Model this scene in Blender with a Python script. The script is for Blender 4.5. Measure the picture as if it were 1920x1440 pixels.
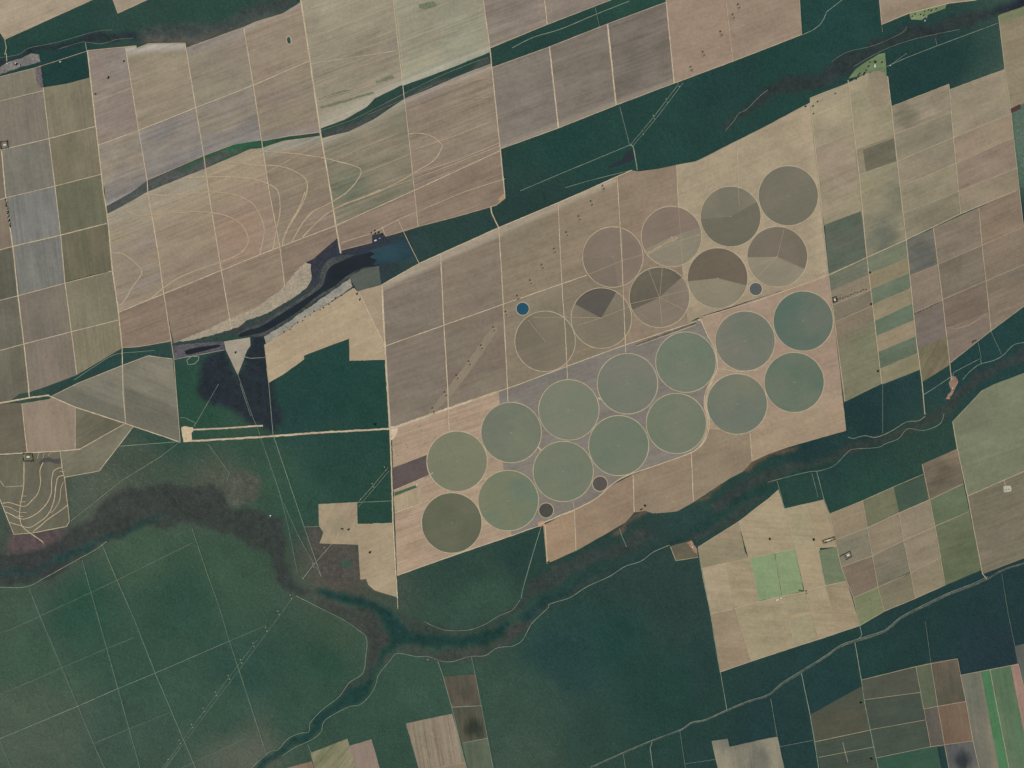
import bpy, bmesh, math, random
import numpy as np
from mathutils import Vector

random.seed(7)
rng = np.random.default_rng(7)
scene = bpy.context.scene
col = scene.collection
for o in list(bpy.data.objects):
    bpy.data.objects.remove(o)

# ------------------------------------------------------------------ camera, sky, sun, exposure
S = 8.0                       # metres on the ground for one map unit
MAPW, MAPH = 1920.0, 1440.0
ALT = 20000.0                 # the picture is taken from high above the farm
cam_data = bpy.data.cameras.new('camera')
cam_data.sensor_fit = 'HORIZONTAL'
cam_data.sensor_width = 36.0
cam_data.lens = 36.0 * ALT / (MAPW * S)
cam_data.clip_start = 10.0
cam_data.clip_end = 200000.0
cam = bpy.data.objects.new('camera', cam_data)
cam.location = (0, 0, ALT)
cam.rotation_euler = (0, 0, 0)
col.objects.link(cam)
scene.camera = cam

SUN_EL, SUN_AZ = math.radians(52), math.radians(48)     # morning sun from the north-east
world = bpy.data.worlds.new('World')
scene.world = world
world.use_nodes = True
wn = world.node_tree
sky = wn.nodes.new('ShaderNodeTexSky')
sky.sky_type = 'NISHITA'
sky.sun_disc = False
sky.sun_elevation = SUN_EL
sky.sun_rotation = SUN_AZ
wn.nodes['Background'].inputs['Strength'].default_value = 0.07
wn.links.new(sky.outputs[0], wn.nodes['Background'].inputs['Color'])

sun_data = bpy.data.lights.new('sun', 'SUN')
sun_data.energy = 3.2
sun_data.angle = math.radians(0.53)
sun_data.color = (1.0, 0.955, 0.89)
sun = bpy.data.objects.new('sun', sun_data)
sd = Vector((math.sin(SUN_AZ) * math.cos(SUN_EL), math.cos(SUN_AZ) * math.cos(SUN_EL), math.sin(SUN_EL)))
sun.rotation_euler = sd.to_track_quat('Z', 'Y').to_euler()
sun.location = sd * 5000
col.objects.link(sun)

vs = scene.view_settings
vs.view_transform = 'Standard'
vs.look = 'None'
vs.exposure = 0.0
vs.gamma = 1.0
vs.use_curve_mapping = False
scene.cycles.max_bounces = 3
scene.cycles.diffuse_bounces = 2
scene.cycles.glossy_bounces = 1

KILL = np.array([0.985, 1.0, 1.015])   # light that reaches flat ground: picture tone -> surface colour


def lin(c):
    c = np.asarray(c, float) / 255.0
    return np.where(c <= 0.04045, c / 12.92, ((c + 0.055) / 1.055) ** 2.4)


def alb(c):
    a = lin(c) / KILL
    return (float(a[0]), float(a[1]), float(a[2]), 1.0)


TONE = {'fields of the northern block': 0.965, 'fields of the western grid': 1.02, 'fields of the eastern grid': 1.1, 'dry fields of the central farm': 0.97,
        'tan fields along the southern river': 0.94, 'tan fields of the southern patchwork': 1.06}


def soil(c, k=0.19):
    """muted soil and crop tone"""
    l = 0.3 * c[0] + 0.59 * c[1] + 0.11 * c[2]
    t = [v + (l - v) * k for v in c]
    return (t[0] * 1.025 + 1, t[1] * 1.02 + 1, t[2] * 1.0 + 0)


def W(p, z=0.0):
    return ((p[0] - MAPW / 2) * S, (MAPH / 2 - p[1]) * S, z)


# ------------------------------------------------------------------ materials
def new_mat(name, rough=1.0, spec=0.05):
    m = bpy.data.materials.new(name)
    m.use_nodes = True
    nt = m.node_tree
    b = nt.nodes['Principled BSDF']
    b.inputs['Roughness'].default_value = rough
    b.inputs['Specular IOR Level'].default_value = spec
    return m, nt, b


def nd(nt, kind, **kw):
    n = nt.nodes.new(kind)
    for k, v in kw.items():
        setattr(n, k, v)
    return n


def math_n(nt, op, a, b=None, clamp=False):
    n = nd(nt, 'ShaderNodeMath', operation=op, use_clamp=clamp)
    for i, v in enumerate((a, b)):
        if v is None:
            continue
        if isinstance(v, (int, float)):
            n.inputs[i].default_value = v
        else:
            nt.links.new(v, n.inputs[i])
    return n.outputs[0]


def mix_c(nt, f, a, b, mode='MIX'):
    n = nd(nt, 'ShaderNodeMix', data_type='RGBA', blend_type=mode)
    for s, v in ((n.inputs['Factor'], f), (n.inputs['A'], a), (n.inputs['B'], b)):
        if isinstance(v, (int, float)):
            s.default_value = v
        elif isinstance(v, tuple):
            s.default_value = v
        else:
            nt.links.new(v, s)
    return n.outputs['Result']


def oattr(nt, name):
    n = nd(nt, 'ShaderNodeAttribute', attribute_type='OBJECT', attribute_name=name)
    return n


def noise_n(nt, vec, scale=1.0, detail=3.0, rough=0.55):
    n = nd(nt, 'ShaderNodeTexNoise')
    n.inputs['Scale'].default_value = scale
    n.inputs['Detail'].default_value = detail
    n.inputs['Roughness'].default_value = rough
    nt.links.new(vec, n.inputs['Vector'])
    return n.outputs['Fac']


def scaled(nt, vec, sc):
    n = nd(nt, 'ShaderNodeVectorMath', operation='MULTIPLY')
    nt.links.new(vec, n.inputs[0])
    n.inputs[1].default_value = sc
    return n.outputs[0]


def remap(nt, v, a, b, c=0.0, d=1.0):
    n = nd(nt, 'ShaderNodeMapRange', clamp=True)
    nt.links.new(v, n.inputs['Value'])
    for k, x in zip(('From Min', 'From Max', 'To Min', 'To Max'), (a, b, c, d)):
        n.inputs[k].default_value = x
    return n.outputs[0]


def seeded_pos(nt):
    """world position with a per-object offset, so that neighbours never share a pattern"""
    g = nd(nt, 'ShaderNodeNewGeometry')
    r = nd(nt, 'ShaderNodeObjectInfo')
    k = math_n(nt, 'MULTIPLY', r.outputs['Random'], 90000.0)
    cx = nd(nt, 'ShaderNodeCombineXYZ')
    nt.links.new(k, cx.inputs[0])
    nt.links.new(math_n(nt, 'MULTIPLY', k, 0.37), cx.inputs[1])
    a = nd(nt, 'ShaderNodeVectorMath', operation='ADD')
    nt.links.new(g.outputs['Position'], a.inputs[0])
    nt.links.new(cx.outputs[0], a.inputs[1])
    return a.outputs[0], g.outputs['Position']


def field_material():
    m, nt, b = new_mat('field_soil')
    sp, wp = seeded_pos(nt)
    rot = nd(nt, 'ShaderNodeVectorRotate', rotation_type='Z_AXIS')
    nt.links.new(sp, rot.inputs['Vector'])
    nt.links.new(oattr(nt, 'row_angle').outputs['Fac'], rot.inputs['Angle'])
    rv = rot.outputs[0]
    st1 = noise_n(nt, scaled(nt, rv, (1 / 1100, 1 / 34, 1)), 1, 3, 0.6)
    st2 = noise_n(nt, scaled(nt, rv, (1 / 500, 1 / 110, 1)), 1, 3, 0.6)
    st3 = noise_n(nt, scaled(nt, rv, (1 / 2600, 1 / 19, 1)), 1, 1, 0.5)
    blo = noise_n(nt, scaled(nt, rv, (1 / 1000, 1 / 560, 1)), 1, 3, 0.5)
    fine = noise_n(nt, scaled(nt, wp, (1 / 45, 1 / 45, 1)), 1, 3, 0.6)
    f = remap(nt, math_n(nt, 'ADD', math_n(nt, 'MULTIPLY', blo, 0.7), math_n(nt, 'MULTIPLY', st2, 0.3)), 0.4, 0.6)
    c = mix_c(nt, f, oattr(nt, 'soil_a').outputs['Color'], oattr(nt, 'soil_b').outputs['Color'])
    amp = oattr(nt, 'row_amount').outputs['Fac']
    s = math_n(nt, 'ADD', math_n(nt, 'MULTIPLY', math_n(nt, 'SUBTRACT', st1, 0.5), 1.0),
               math_n(nt, 'MULTIPLY', math_n(nt, 'SUBTRACT', st2, 0.5), 0.9))
    s = math_n(nt, 'ADD', s, math_n(nt, 'MULTIPLY', math_n(nt, 'SUBTRACT', st3, 0.5), 0.7))
    s = math_n(nt, 'MULTIPLY', s, math_n(nt, 'MULTIPLY', amp, 0.98))
    blo2 = noise_n(nt, scaled(nt, rv, (1 / 420, 1 / 230, 1)), 1.0, 4, 0.6)
    s = math_n(nt, 'ADD', s, math_n(nt, 'MULTIPLY', math_n(nt, 'SUBTRACT', blo2, 0.5), 0.5))
    s = math_n(nt, 'ADD', s, math_n(nt, 'MULTIPLY', math_n(nt, 'SUBTRACT', fine, 0.5), 0.42))
    s = math_n(nt, 'ADD', s, 1.0)
    hs = nd(nt, 'ShaderNodeHueSaturation')
    nt.links.new(c, hs.inputs['Color'])
    nt.links.new(s, hs.inputs['Value'])
    # dusty headland along the field edge
    ed = nd(nt, 'ShaderNodeAttribute', attribute_name='edge')
    en = noise_n(nt, scaled(nt, wp, (1 / 150, 1 / 150, 1)), 1, 3, 0.6)
    ef = math_n(nt, 'MULTIPLY', math_n(nt, 'POWER', ed.outputs['Fac'], 1.8), remap(nt, en, 0.3, 0.7, 0.25, 1.0))
    ef = math_n(nt, 'MULTIPLY', ef, oattr(nt, 'headland').outputs['Fac'])
    out = mix_c(nt, ef, hs.outputs[0], oattr(nt, 'headland_colour').outputs['Color'])
    # belts and patches of other soil (sand along the valleys, wet or burnt spots)
    for k in ('1', '2'):
        sub = nd(nt, 'ShaderNodeVectorMath', operation='SUBTRACT')
        nt.links.new(wp, sub.inputs[0])
        nt.links.new(oattr(nt, 'belt_from' + k).outputs['Vector'], sub.inputs[1])
        flat = scaled(nt, sub.outputs[0], (1, 1, 0))
        dot = nd(nt, 'ShaderNodeVectorMath', operation='DOT_PRODUCT')
        nt.links.new(flat, dot.inputs[0])
        nt.links.new(oattr(nt, 'belt_across' + k).outputs['Vector'], dot.inputs[1])
        ln = nd(nt, 'ShaderNodeVectorMath', operation='LENGTH')
        nt.links.new(flat, ln.inputs[0])
        rd = oattr(nt, 'belt_round' + k).outputs['Fac']
        d = math_n(nt, 'ADD', math_n(nt, 'MULTIPLY', ln.outputs['Value'], rd), math_n(nt, 'MULTIPLY', dot.outputs['Value'], math_n(nt, 'SUBTRACT', 1.0, rd)))
        d = math_n(nt, 'DIVIDE', d, oattr(nt, 'belt_width' + k).outputs['Fac'])
        d = math_n(nt, 'ADD', d, math_n(nt, 'MULTIPLY', math_n(nt, 'SUBTRACT', math_n(nt, 'ADD', blo2, math_n(nt, 'MULTIPLY', st2, 0.6)), 0.8), 0.9))
        bf = nd(nt, 'ShaderNodeMapRange', clamp=True, interpolation_type='SMOOTHSTEP')
        nt.links.new(d, bf.inputs['Value'])
        for q, x in zip(('From Min', 'From Max', 'To Min', 'To Max'), (0.15, 1.0, 1.0, 0.0)):
            bf.inputs[q].default_value = x
        bf = math_n(nt, 'MULTIPLY', bf.outputs[0], oattr(nt, 'belt_amount' + k).outputs['Fac'])
        bc = nd(nt, 'ShaderNodeHueSaturation')
        nt.links.new(oattr(nt, 'belt_colour' + k).outputs['Color'], bc.inputs['Color'])
        nt.links.new(s, bc.inputs['Value'])
        out = mix_c(nt, bf, out, bc.outputs[0])
    nt.links.new(out, b.inputs['Base Color'])
    return m


def crop_material():
    m, nt, b = new_mat('pivot_crop')
    tc = nd(nt, 'ShaderNodeTexCoord')
    sp, wp = seeded_pos(nt)
    ln = nd(nt, 'ShaderNodeVectorMath', operation='LENGTH')
    nt.links.new(tc.outputs['Object'], ln.inputs[0])
    cx = nd(nt, 'ShaderNodeCombineXYZ')
    nt.links.new(math_n(nt, 'DIVIDE', ln.outputs['Value'], 26.0), cx.inputs[0])
    nt.links.new(math_n(nt, 'MULTIPLY', nd(nt, 'ShaderNodeObjectInfo').outputs['Random'], 500.0), cx.inputs[1])
    ring = noise_n(nt, cx.outputs[0], 1, 2, 0.6)
    blo = noise_n(nt, scaled(nt, sp, (1 / 520, 1 / 520, 1)), 1, 3, 0.5)
    rot = nd(nt, 'ShaderNodeVectorRotate', rotation_type='Z_AXIS')
    nt.links.new(sp, rot.inputs['Vector'])
    nt.links.new(oattr(nt, 'row_angle').outputs['Fac'], rot.inputs['Angle'])
    st = noise_n(nt, scaled(nt, rot.outputs[0], (1 / 900, 1 / 40, 1)), 1, 3, 0.6)
    fine = noise_n(nt, scaled(nt, wp, (1 / 40, 1 / 40, 1)), 1, 3, 0.6)
    c = mix_c(nt, remap(nt, blo, 0.38, 0.64), oattr(nt, 'soil_a').outputs['Color'], oattr(nt, 'soil_b').outputs['Color'])
    amp = oattr(nt, 'row_amount').outputs['Fac']
    s = math_n(nt, 'MULTIPLY', math_n(nt, 'ADD', math_n(nt, 'SUBTRACT', ring, 0.5), math_n(nt, 'SUBTRACT', st, 0.5)), amp)
    s = math_n(nt, 'ADD', s, math_n(nt, 'MULTIPLY', math_n(nt, 'SUBTRACT', fine, 0.5), 0.16))
    hs = nd(nt, 'ShaderNodeHueSaturation')
    nt.links.new(c, hs.inputs['Color'])
    nt.links.new(math_n(nt, 'ADD', s, 1.0), hs.inputs['Value'])
    nt.links.new(hs.outputs[0], b.inputs['Base Color'])
    return m


def dirt_material(name, c1, c2, grain=30.0, amt=0.3):
    m, nt, b = new_mat(name)
    g = nd(nt, 'ShaderNodeNewGeometry')
    n1 = noise_n(nt, scaled(nt, g.outputs['Position'], (1 / 260, 1 / 260, 1)), 1, 4, 0.6)
    n2 = noise_n(nt, scaled(nt, g.outputs['Position'], (1 / grain, 1 / grain, 1)), 1, 3, 0.65)
    c = mix_c(nt, remap(nt, n1, 0.35, 0.65), alb(c1), alb(c2))
    hs = nd(nt, 'ShaderNodeHueSaturation')
    nt.links.new(c, hs.inputs['Color'])
    nt.links.new(remap(nt, n2, 0.25, 0.75, 1 - amt, 1 + amt), hs.inputs['Value'])
    nt.links.new(hs.outputs[0], b.inputs['Base Color'])
    return m


def vegetation_material():
    m, nt, b = new_mat('scrub_canopy')
    g = nd(nt, 'ShaderNodeNewGeometry')
    at = nd(nt, 'ShaderNodeAttribute', attribute_name='species')
    n1 = noise_n(nt, scaled(nt, g.outputs['Position'], (1 / 700, 1 / 700, 1)), 1, 5, 0.55)
    n2 = noise_n(nt, scaled(nt, g.outputs['Position'], (1 / 26, 1 / 26, 1)), 1, 3, 0.65)
    n3 = noise_n(nt, scaled(nt, g.outputs['Position'], (1 / 1500, 1 / 1500, 1)), 1, 3, 0.5)
    hs = nd(nt, 'ShaderNodeHueSaturation')
    nt.links.new(at.outputs['Color'], hs.inputs['Color'])
    nt.links.new(remap(nt, n3, 0.35, 0.65, 0.492, 0.508), hs.inputs['Hue'])
    nt.links.new(math_n(nt, 'MULTIPLY', remap(nt, n1, 0.3, 0.7, 0.9, 1.1), remap(nt, n2, 0.25, 0.75, 0.76, 1.24)), hs.inputs['Value'])
    nt.links.new(hs.outputs[0], b.inputs['Base Color'])
    return m


def water_material(name, c1, c2, rough=0.25):
    m, nt, b = new_mat(name, rough, 0.5)
    g = nd(nt, 'ShaderNodeNewGeometry')
    n1 = noise_n(nt, scaled(nt, g.outputs['Position'], (1 / 320, 1 / 150, 1)), 1, 4, 0.55)
    at = nd(nt, 'ShaderNodeAttribute', attribute_name='species')
    c = mix_c(nt, remap(nt, n1, 0.35, 0.65), alb(c1), alb(c2))
    nt.links.new(c, b.inputs['Base Color'])
    w = noise_n(nt, scaled(nt, g.outputs['Position'], (1 / 12, 1 / 12, 1)), 1, 2, 0.5)
    bp = nd(nt, 'ShaderNodeBump')
    bp.inputs['Strength'].default_value = 0.05
    nt.links.new(w, bp.inputs['Height'])
    nt.links.new(bp.outputs[0], b.inputs['Normal'])
    return m


M_FIELD = field_material()
M_CROP = crop_material()
M_VEG = vegetation_material()
M_ROAD = dirt_material('pale_dirt', (196, 181, 152), (180, 162, 134), 40, 0.24)
M_SOFT = dirt_material('worn_wheel_track', (180, 162, 134), (168, 148, 122), 40, 0.2)
M_RIM = dirt_material('rim_dirt', (184, 170, 140), (168, 154, 128), 40, 0.18)
M_FAINT = dirt_material('overgrown_track', (142, 150, 130), (112, 130, 112), 40, 0.3)
M_GULLY = dirt_material('gully_sediment', (92, 97, 88), (66, 76, 70), 24, 0.5)
M_DARKSTRIP = dirt_material('dark_canal_verge', (104, 98, 76), (90, 88, 70), 30, 0.2)
M_SCRUB = dirt_material('unmown_scrub', (84, 78, 66), (70, 68, 58), 14, 0.3)
M_PAD = dirt_material('cleared_pad', (170, 165, 145), (150, 150, 130), 14, 0.2)
M_RES = water_material('reservoir_water', (34, 41, 44), (27, 34, 37))
M_LAKE = water_material('shallow_lake_water', (36, 60, 68), (44, 72, 78))
M_POND = water_material('pond_water', (28, 82, 100), (28, 74, 92))
M_GREYPOND = water_material('silty_pond_water', (84, 88, 86), (78, 84, 84))
M_GREENPOND = water_material('green_pond_water', (46, 82, 72), (40, 74, 66))
M_STEEL = new_mat('galvanised_steel', 0.45, 0.5)[0]
M_STEEL.node_tree.nodes['Principled BSDF'].inputs['Base Color'].default_value = (0.3, 0.31, 0.31, 1)
M_STEEL.node_tree.nodes['Principled BSDF'].inputs['Metallic'].default_value = 0.6
M_WALL = dirt_material('plaster_wall', (200, 195, 182), (190, 184, 170), 3, 0.08)
M_ROOFW = dirt_material('white_metal_roof', (222, 220, 210), (205, 204, 196), 3, 0.08)
M_ROOFR = dirt_material('red_tile_roof', (168, 112, 92), (150, 98, 82), 3, 0.12)
M_ROOFG = dirt_material('grey_sheet_roof', (150, 152, 150), (136, 138, 138), 3, 0.1)
M_LEAF = dirt_material('tree_leaves', (44, 58, 42), (34, 48, 36), 4, 0.35)
M_BARK = dirt_material('tree_bark', (92, 76, 60), (76, 64, 52), 1.5, 0.2)


# ------------------------------------------------------------------ mesh helpers
def link(name, me, mat=None, parent=None, loc=None):
    o = bpy.data.objects.new(name, me)
    col.objects.link(o)
    if mat is not None and me is not None and not me.materials:
        me.materials.append(mat)
    if parent is not None:
        o.parent = parent
    if loc is not None:
        o.location = loc
    return o


def tag(o, label, cat=None, group=None, kind=None):
    o['label'] = label
    if cat:
        o['category'] = cat
    if group:
        o['group'] = group
    if kind:
        o['kind'] = kind
    return o


def area(p):
    p = np.asarray(p, float)
    x, y = p[:, 0], p[:, 1]
    return 0.5 * np.sum(x * np.roll(y, -1) - y * np.roll(x, -1))


def ccw(p):
    return list(p) if area(p) > 0 else list(p)[::-1]


def hash01(x, y, k=0.0):
    v = math.sin(x * 12.9898 + y * 78.233 + k * 37.719) * 43758.5453
    return v - math.floor(v)


def expand(p, d):
    """mitred outward offset of a map polygon"""
    p = [np.array(q, float) for q in p]
    sgn = 1.0 if area(p) > 0 else -1.0
    out = []
    n = len(p)
    for i in range(n):
        a, b, c = p[i - 1], p[i], p[(i + 1) % n]
        e1, e2 = b - a, c - b
        e1 /= max(np.linalg.norm(e1), 1e-6)
        e2 /= max(np.linalg.norm(e2), 1e-6)
        n1, n2 = np.array([e1[1], -e1[0]]) * sgn, np.array([e2[1], -e2[0]]) * sgn
        m = n1 + n2
        L = np.linalg.norm(m)
        if L < 0.3:
            m = n1
        else:
            m = m / L
            m = m / max(np.dot(m, n1), 0.5)
        out.append(tuple(b + m * d))
    return out


def rough_edges(p, step=9.0, amp=0.35):
    out = []
    n = len(p)
    for i in range(n):
        a, b = np.array(p[i], float), np.array(p[(i + 1) % n], float)
        L = np.linalg.norm(b - a)
        k = max(1, int(L / step))
        t = (b - a) / max(L, 1e-6)
        nn = np.array([-t[1], t[0]])
        for j in range(k):
            q = a + (b - a) * j / k
            if j:
                q = q + nn * amp * (2 * hash01(round(q[0]), round(q[1])) - 1)
            out.append((float(q[0]), float(q[1])))
    return out


def smooth(pts, closed=False, sub=6):
    P = [np.array(q, float) for q in pts]
    out = []
    n = len(P)
    for i in range(n - 1):
        p0, p1, p2, p3 = P[max(i - 1, 0)], P[i], P[i + 1], P[min(i + 2, n - 1)]
        for j in range(sub):
            t = j / sub
            out.append(tuple(0.5 * ((2 * p1) + (-p0 + p2) * t + (2 * p0 - 5 * p1 + 4 * p2 - p3) * t * t
                                    + (-p0 + 3 * p1 - 3 * p2 + p3) * t ** 3)))
    out.append(tuple(P[-1]))
    return out


def slab_mesh(name, poly, z_top, headland_px=0.0, z_bot=-1.5, origin=None):
    """solid slab with an optional headland ring; returns mesh and origin"""
    poly = ccw([(p[0], -p[1]) for p in poly])
    poly = [(x, -y) for x, y in poly]
    pts = [Vector(W(p)) for p in poly]
    if origin is None:
        origin = Vector((sum(p.x for p in pts) / len(pts), sum(p.y for p in pts) / len(pts), 0))
    bm = bmesh.new()
    lay = bm.verts.layers.float.new('edge')
    vs_ = [bm.verts.new((p.x - origin.x, p.y - origin.y, z_top)) for p in pts]
    f = bm.faces.new(vs_)
    for v in bm.verts:
        v[lay] = 1.0
    if headland_px > 0:
        old = set(bm.verts)
        bmesh.ops.inset_region(bm, faces=[f], thickness=headland_px * S, use_even_offset=True, use_boundary=True)
        for v in bm.verts:
            v[lay] = 1.0 if v in old else 0.0
    be = [e for e in bm.edges if e.is_boundary]
    r = bmesh.ops.extrude_edge_only(bm, edges=be)
    for g in r['geom']:
        if isinstance(g, bmesh.types.BMVert):
            g.co.z = z_bot
            g[lay] = 1.0
    bmesh.ops.triangulate(bm, faces=[q for q in bm.faces if len(q.verts) > 4])
    me = bpy.data.meshes.new(name)
    bm.to_mesh(me)
    bm.free()
    return me, origin


FIELD_POLYS = []        # every cultivated outline, to keep the scrub canopy out of it
CLEAR_POLYS = []
_fi = [0]


def field(label, poly, a, b=None, ang=20.0, amp=0.35, head=0.5, headc=None, layer=0, name='field', cat='field', group=None, hw=None, grow=0.7, kind='thing'):
    i = _fi[0]
    _fi[0] += 1
    FIELD_POLYS.append(poly)
    pp = rough_edges(expand(poly, grow if layer == 0 else 0.0))
    z = (0.30 if layer == 0 else 1.05) + 0.03 * (i % 21)
    if hw is None:
        hw = min(8.0, 0.085 * math.sqrt(abs(area(poly))))
    me, org = slab_mesh(name, pp, z, hw)
    o = link(name, me, M_FIELD, loc=org)
    tn = TONE.get(group, 1.0)
    a = tuple(v * tn for v in a)
    b = tuple(v * tn for v in b) if b else None
    if b is None:
        b = tuple(max(0, min(255, v * 0.9 - 2)) for v in a)
    if headc is None:
        headc = tuple(min(255, 0.55 * v + 0.45 * t) for v, t in zip(a, (205, 190, 164)))
    o['soil_a'] = alb(soil(a))[:3]
    o['soil_b'] = alb(soil(b))[:3]
    o['headland_colour'] = alb(soil(headc))[:3]
    o['row_angle'] = math.radians(-ang)
    o['row_amount'] = float(amp)
    o['headland'] = float(min(1.0, head * 1.25))
    for k in ('1', '2'):
        o['belt_amount' + k] = 0.0
        o['belt_width' + k] = 1.0
    FIELDS[label] = o
    tag(o, label, cat, group, kind)
    return o


FIELDS = {}


def belt(key, p0, p1, width, c, amount=0.8, slot='1', round_=False):
    """belt of other soil running along the line p0-p1 (field to the left of it), or a round patch"""
    for lb, o in FIELDS.items():
        if key in lb:
            a, b2 = Vector(W(p0)), Vector(W(p1))
            t = (b2 - a).normalized()
            o['belt_from' + slot] = (a.x, a.y, 0.0)
            o['belt_across' + slot] = (-t.y, t.x, 0.0)
            o['belt_round' + slot] = 1.0 if round_ else 0.0
            o['belt_width' + slot] = float(width * S)
            o['belt_amount' + slot] = float(amount)
            o['belt_colour' + slot] = alb(soil(c))[:3]


# ------------------------------------------------------------------ ground to the horizon
def ground():
    m, nt, b = new_mat('far_scrub_ground')
    g = nd(nt, 'ShaderNodeNewGeometry')
    n1 = noise_n(nt, scaled(nt, g.outputs['Position'], (1 / 1800, 1 / 1800, 1)), 1, 5, 0.55)
    n2 = noise_n(nt, scaled(nt, g.outputs['Position'], (1 / 60, 1 / 60, 1)), 1, 4, 0.6)
    c = mix_c(nt, remap(nt, n1, 0.45, 0.55), alb((46, 74, 66)), alb((92, 92, 78)))
    hs = nd(nt, 'ShaderNodeHueSaturation')
    nt.links.new(c, hs.inputs['Color'])
    nt.links.new(remap(nt, n2, 0.3, 0.7, 0.8, 1.2), hs.inputs['Value'])
    nt.links.new(hs.outputs[0], b.inputs['Base Color'])
    me = bpy.data.meshes.new('ground')
    R = 90000.0
    me.from_pydata([(-R, -R, -2.2), (R, -R, -2.2), (R, R, -2.2), (-R, R, -2.2)], [], [(0, 1, 2, 3)])
    o = link('ground', me, m)
    tag(o, 'flat dark scrub plain around the farms', kind='structure')


ground()

# ------------------------------------------------------------------ fields: western grid
TAN, PINK, OLV, GRY = (152, 137, 116), (150, 129, 111), (124, 118, 96), (122, 120, 114)
WG = 'fields of the western grid'
wa = dict(ang=97, amp=0.3, head=0.45, group=WG)
field('pale tan field in the north-west corner above the dark scrub', [(-60, -60), (310, -60), (172, 0), (9, 74), (0, 58), (-60, 30)], (166, 150, 126), (152, 135, 114), 22, 0.3)
field('small pale wedge of field cut by the top edge, pointing down into dark scrub', [(195, -60), (212, 0), (221, 25), (275, 0), (410, -60)], (160, 146, 122), (152, 138, 116), 22, 0.2)
field('grey olive field just south of the north-west homestead', [(-60, 160), (0, 144), (67, 127), (67, 150), (78, 164), (81, 170), (0, 190), (-60, 206)], (126, 122, 104), (118, 112, 96), **wa)
field('western grid field with the small hedged square in its south-west corner', [(-60, 206), (0, 190), (81, 170), (92, 260), (3, 282), (-60, 297)], (124, 113, 101), (116, 110, 97), **wa)
field('olive western grid field directly below the dark forest rectangle', [(80, 165), (127, 157), (168, 146), (179, 237), (92, 260)], (124, 118, 96), (116, 108, 90), **wa)
field('western grid sliver at the picture edge, second row from the north', [(-60, 297), (3, 282), (11, 371), (-60, 390)], (116, 106, 90), **wa)
field('grey western grid field south of the hedged square', [(3, 282), (92, 260), (103, 349), (11, 371)], (122, 117, 106), (114, 112, 102), **wa)
field('olive brown western grid field, second row, beside the northern block road', [(92, 260), (179, 237), (190, 327), (103, 349)], (122, 114, 92), (112, 106, 86), **wa)
field('western grid sliver at the picture edge beside the dark tree row', [(-60, 390), (11, 371), (24, 462), (-60, 485)], (130, 116, 100), **wa)
field('blue grey western grid field beside the dark tree row', [(11, 371), (103, 349), (114, 441), (24, 462)], (120, 119, 114), (114, 116, 112), 97, 0.5, 0.4, group=WG)
field('dark olive western grid field at the end of the diagonal valley strip', [(103, 349), (190, 327), (196, 362), (200, 419), (114, 441)], (106, 106, 84), (100, 100, 80), 97, 0.3, 0.3, group=WG)
field('dark green western grid sliver at the picture edge, fourth row', [(-60, 485), (24, 462), (33, 555), (-60, 578)], (100, 100, 84), **wa)
field('blue grey striped western grid field, fourth row from the north', [(24, 462), (114, 441), (122, 531), (33, 555)], (116, 116, 110), (110, 112, 106), 97, 0.5, 0.4, group=WG)
field('olive western grid field with pale parallel wheel lines down its middle', [(114, 441), (200, 419), (211, 508), (122, 531)], (112, 106, 84), (98, 96, 76), 97, 0.5, 0.3, group=WG)
field('western grid sliver at the picture edge, fifth row', [(-60, 578), (33, 555), (45, 645), (-60, 672)], (104, 102, 88), **wa)
field('brown grey western grid field, fifth row, middle column', [(33, 555), (122, 531), (134, 622), (45, 645)], (120, 112, 98), (114, 106, 94), **wa)
field('plain olive western grid field with the dark hedge line on its north side', [(122, 531), (211, 508), (222, 600), (134, 622)], (124, 119, 97), (118, 112, 92), **wa)
field('western grid sliver at the picture edge ending at the creek road', [(-60, 672), (45, 645), (55, 735), (36, 738), (20, 750), (0, 755), (-60, 765)], (112, 108, 92), **wa)
field('brown western grid field tapering south onto the creek strip', [(45, 645), (134, 622), (145, 702), (97, 720), (55, 735)], (126, 114, 100), (118, 109, 96), **wa)
field('olive western grid field with thin pale wheel lines, ending in a point at the creek', [(134, 622), (222, 600), (229, 652), (145, 702)], (126, 120, 96), (120, 112, 90), 97, 0.45, 0.4, group=WG)
# south-west wedge fields
sw = dict(amp=0.28, group='wedge fields south of the creek')
field('grey green wedge field narrowing to a western point south of the creek', [(95, 744), (145, 719), (230, 685), (236, 794), (140, 763)], (126, 122, 106), (116, 114, 100), -20, **sw)
field('grey green field between the creek and the reserve, east of the wedge', [(230, 685), (278, 667), (323, 673), (330, 740), (338, 829), (235, 794)], (130, 125, 108), (112, 110, 96), -20, **sw)
field('pinkish tan field south of the creek bridge road', [(42, 757), (92, 749), (96, 746), (140, 763), (141, 843), (51, 849)], (144, 127, 108), (140, 124, 106), 97, 0.18, group='wedge fields south of the creek')
field('dark olive field at the picture edge south of the creek road', [(-60, 768), (0, 758), (41, 756), (51, 848), (0, 853), (-60, 857)], (104, 98, 82), (98, 92, 78), 20, **sw)
field('dark olive triangle of field below the long diagonal road', [(141, 764), (235, 794), (150, 842), (141, 843)], (100, 98, 80), (112, 106, 88), 30, **sw)
field('grey olive four-sided field beside the terraced field', [(235, 794), (250, 799), (186, 883), (121, 895), (113, 849), (150, 842)], (122, 118, 98), (110, 106, 88), 30, **sw)
field('dark field crossed by curving pale contour terraces', [(-60, 860), (43, 852), (113, 847), (121, 895), (129, 965), (125, 987), (26, 1002), (0, 936), (-60, 900)], (104, 102, 84), (96, 94, 78), 80, 0.2, 0.3)

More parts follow.
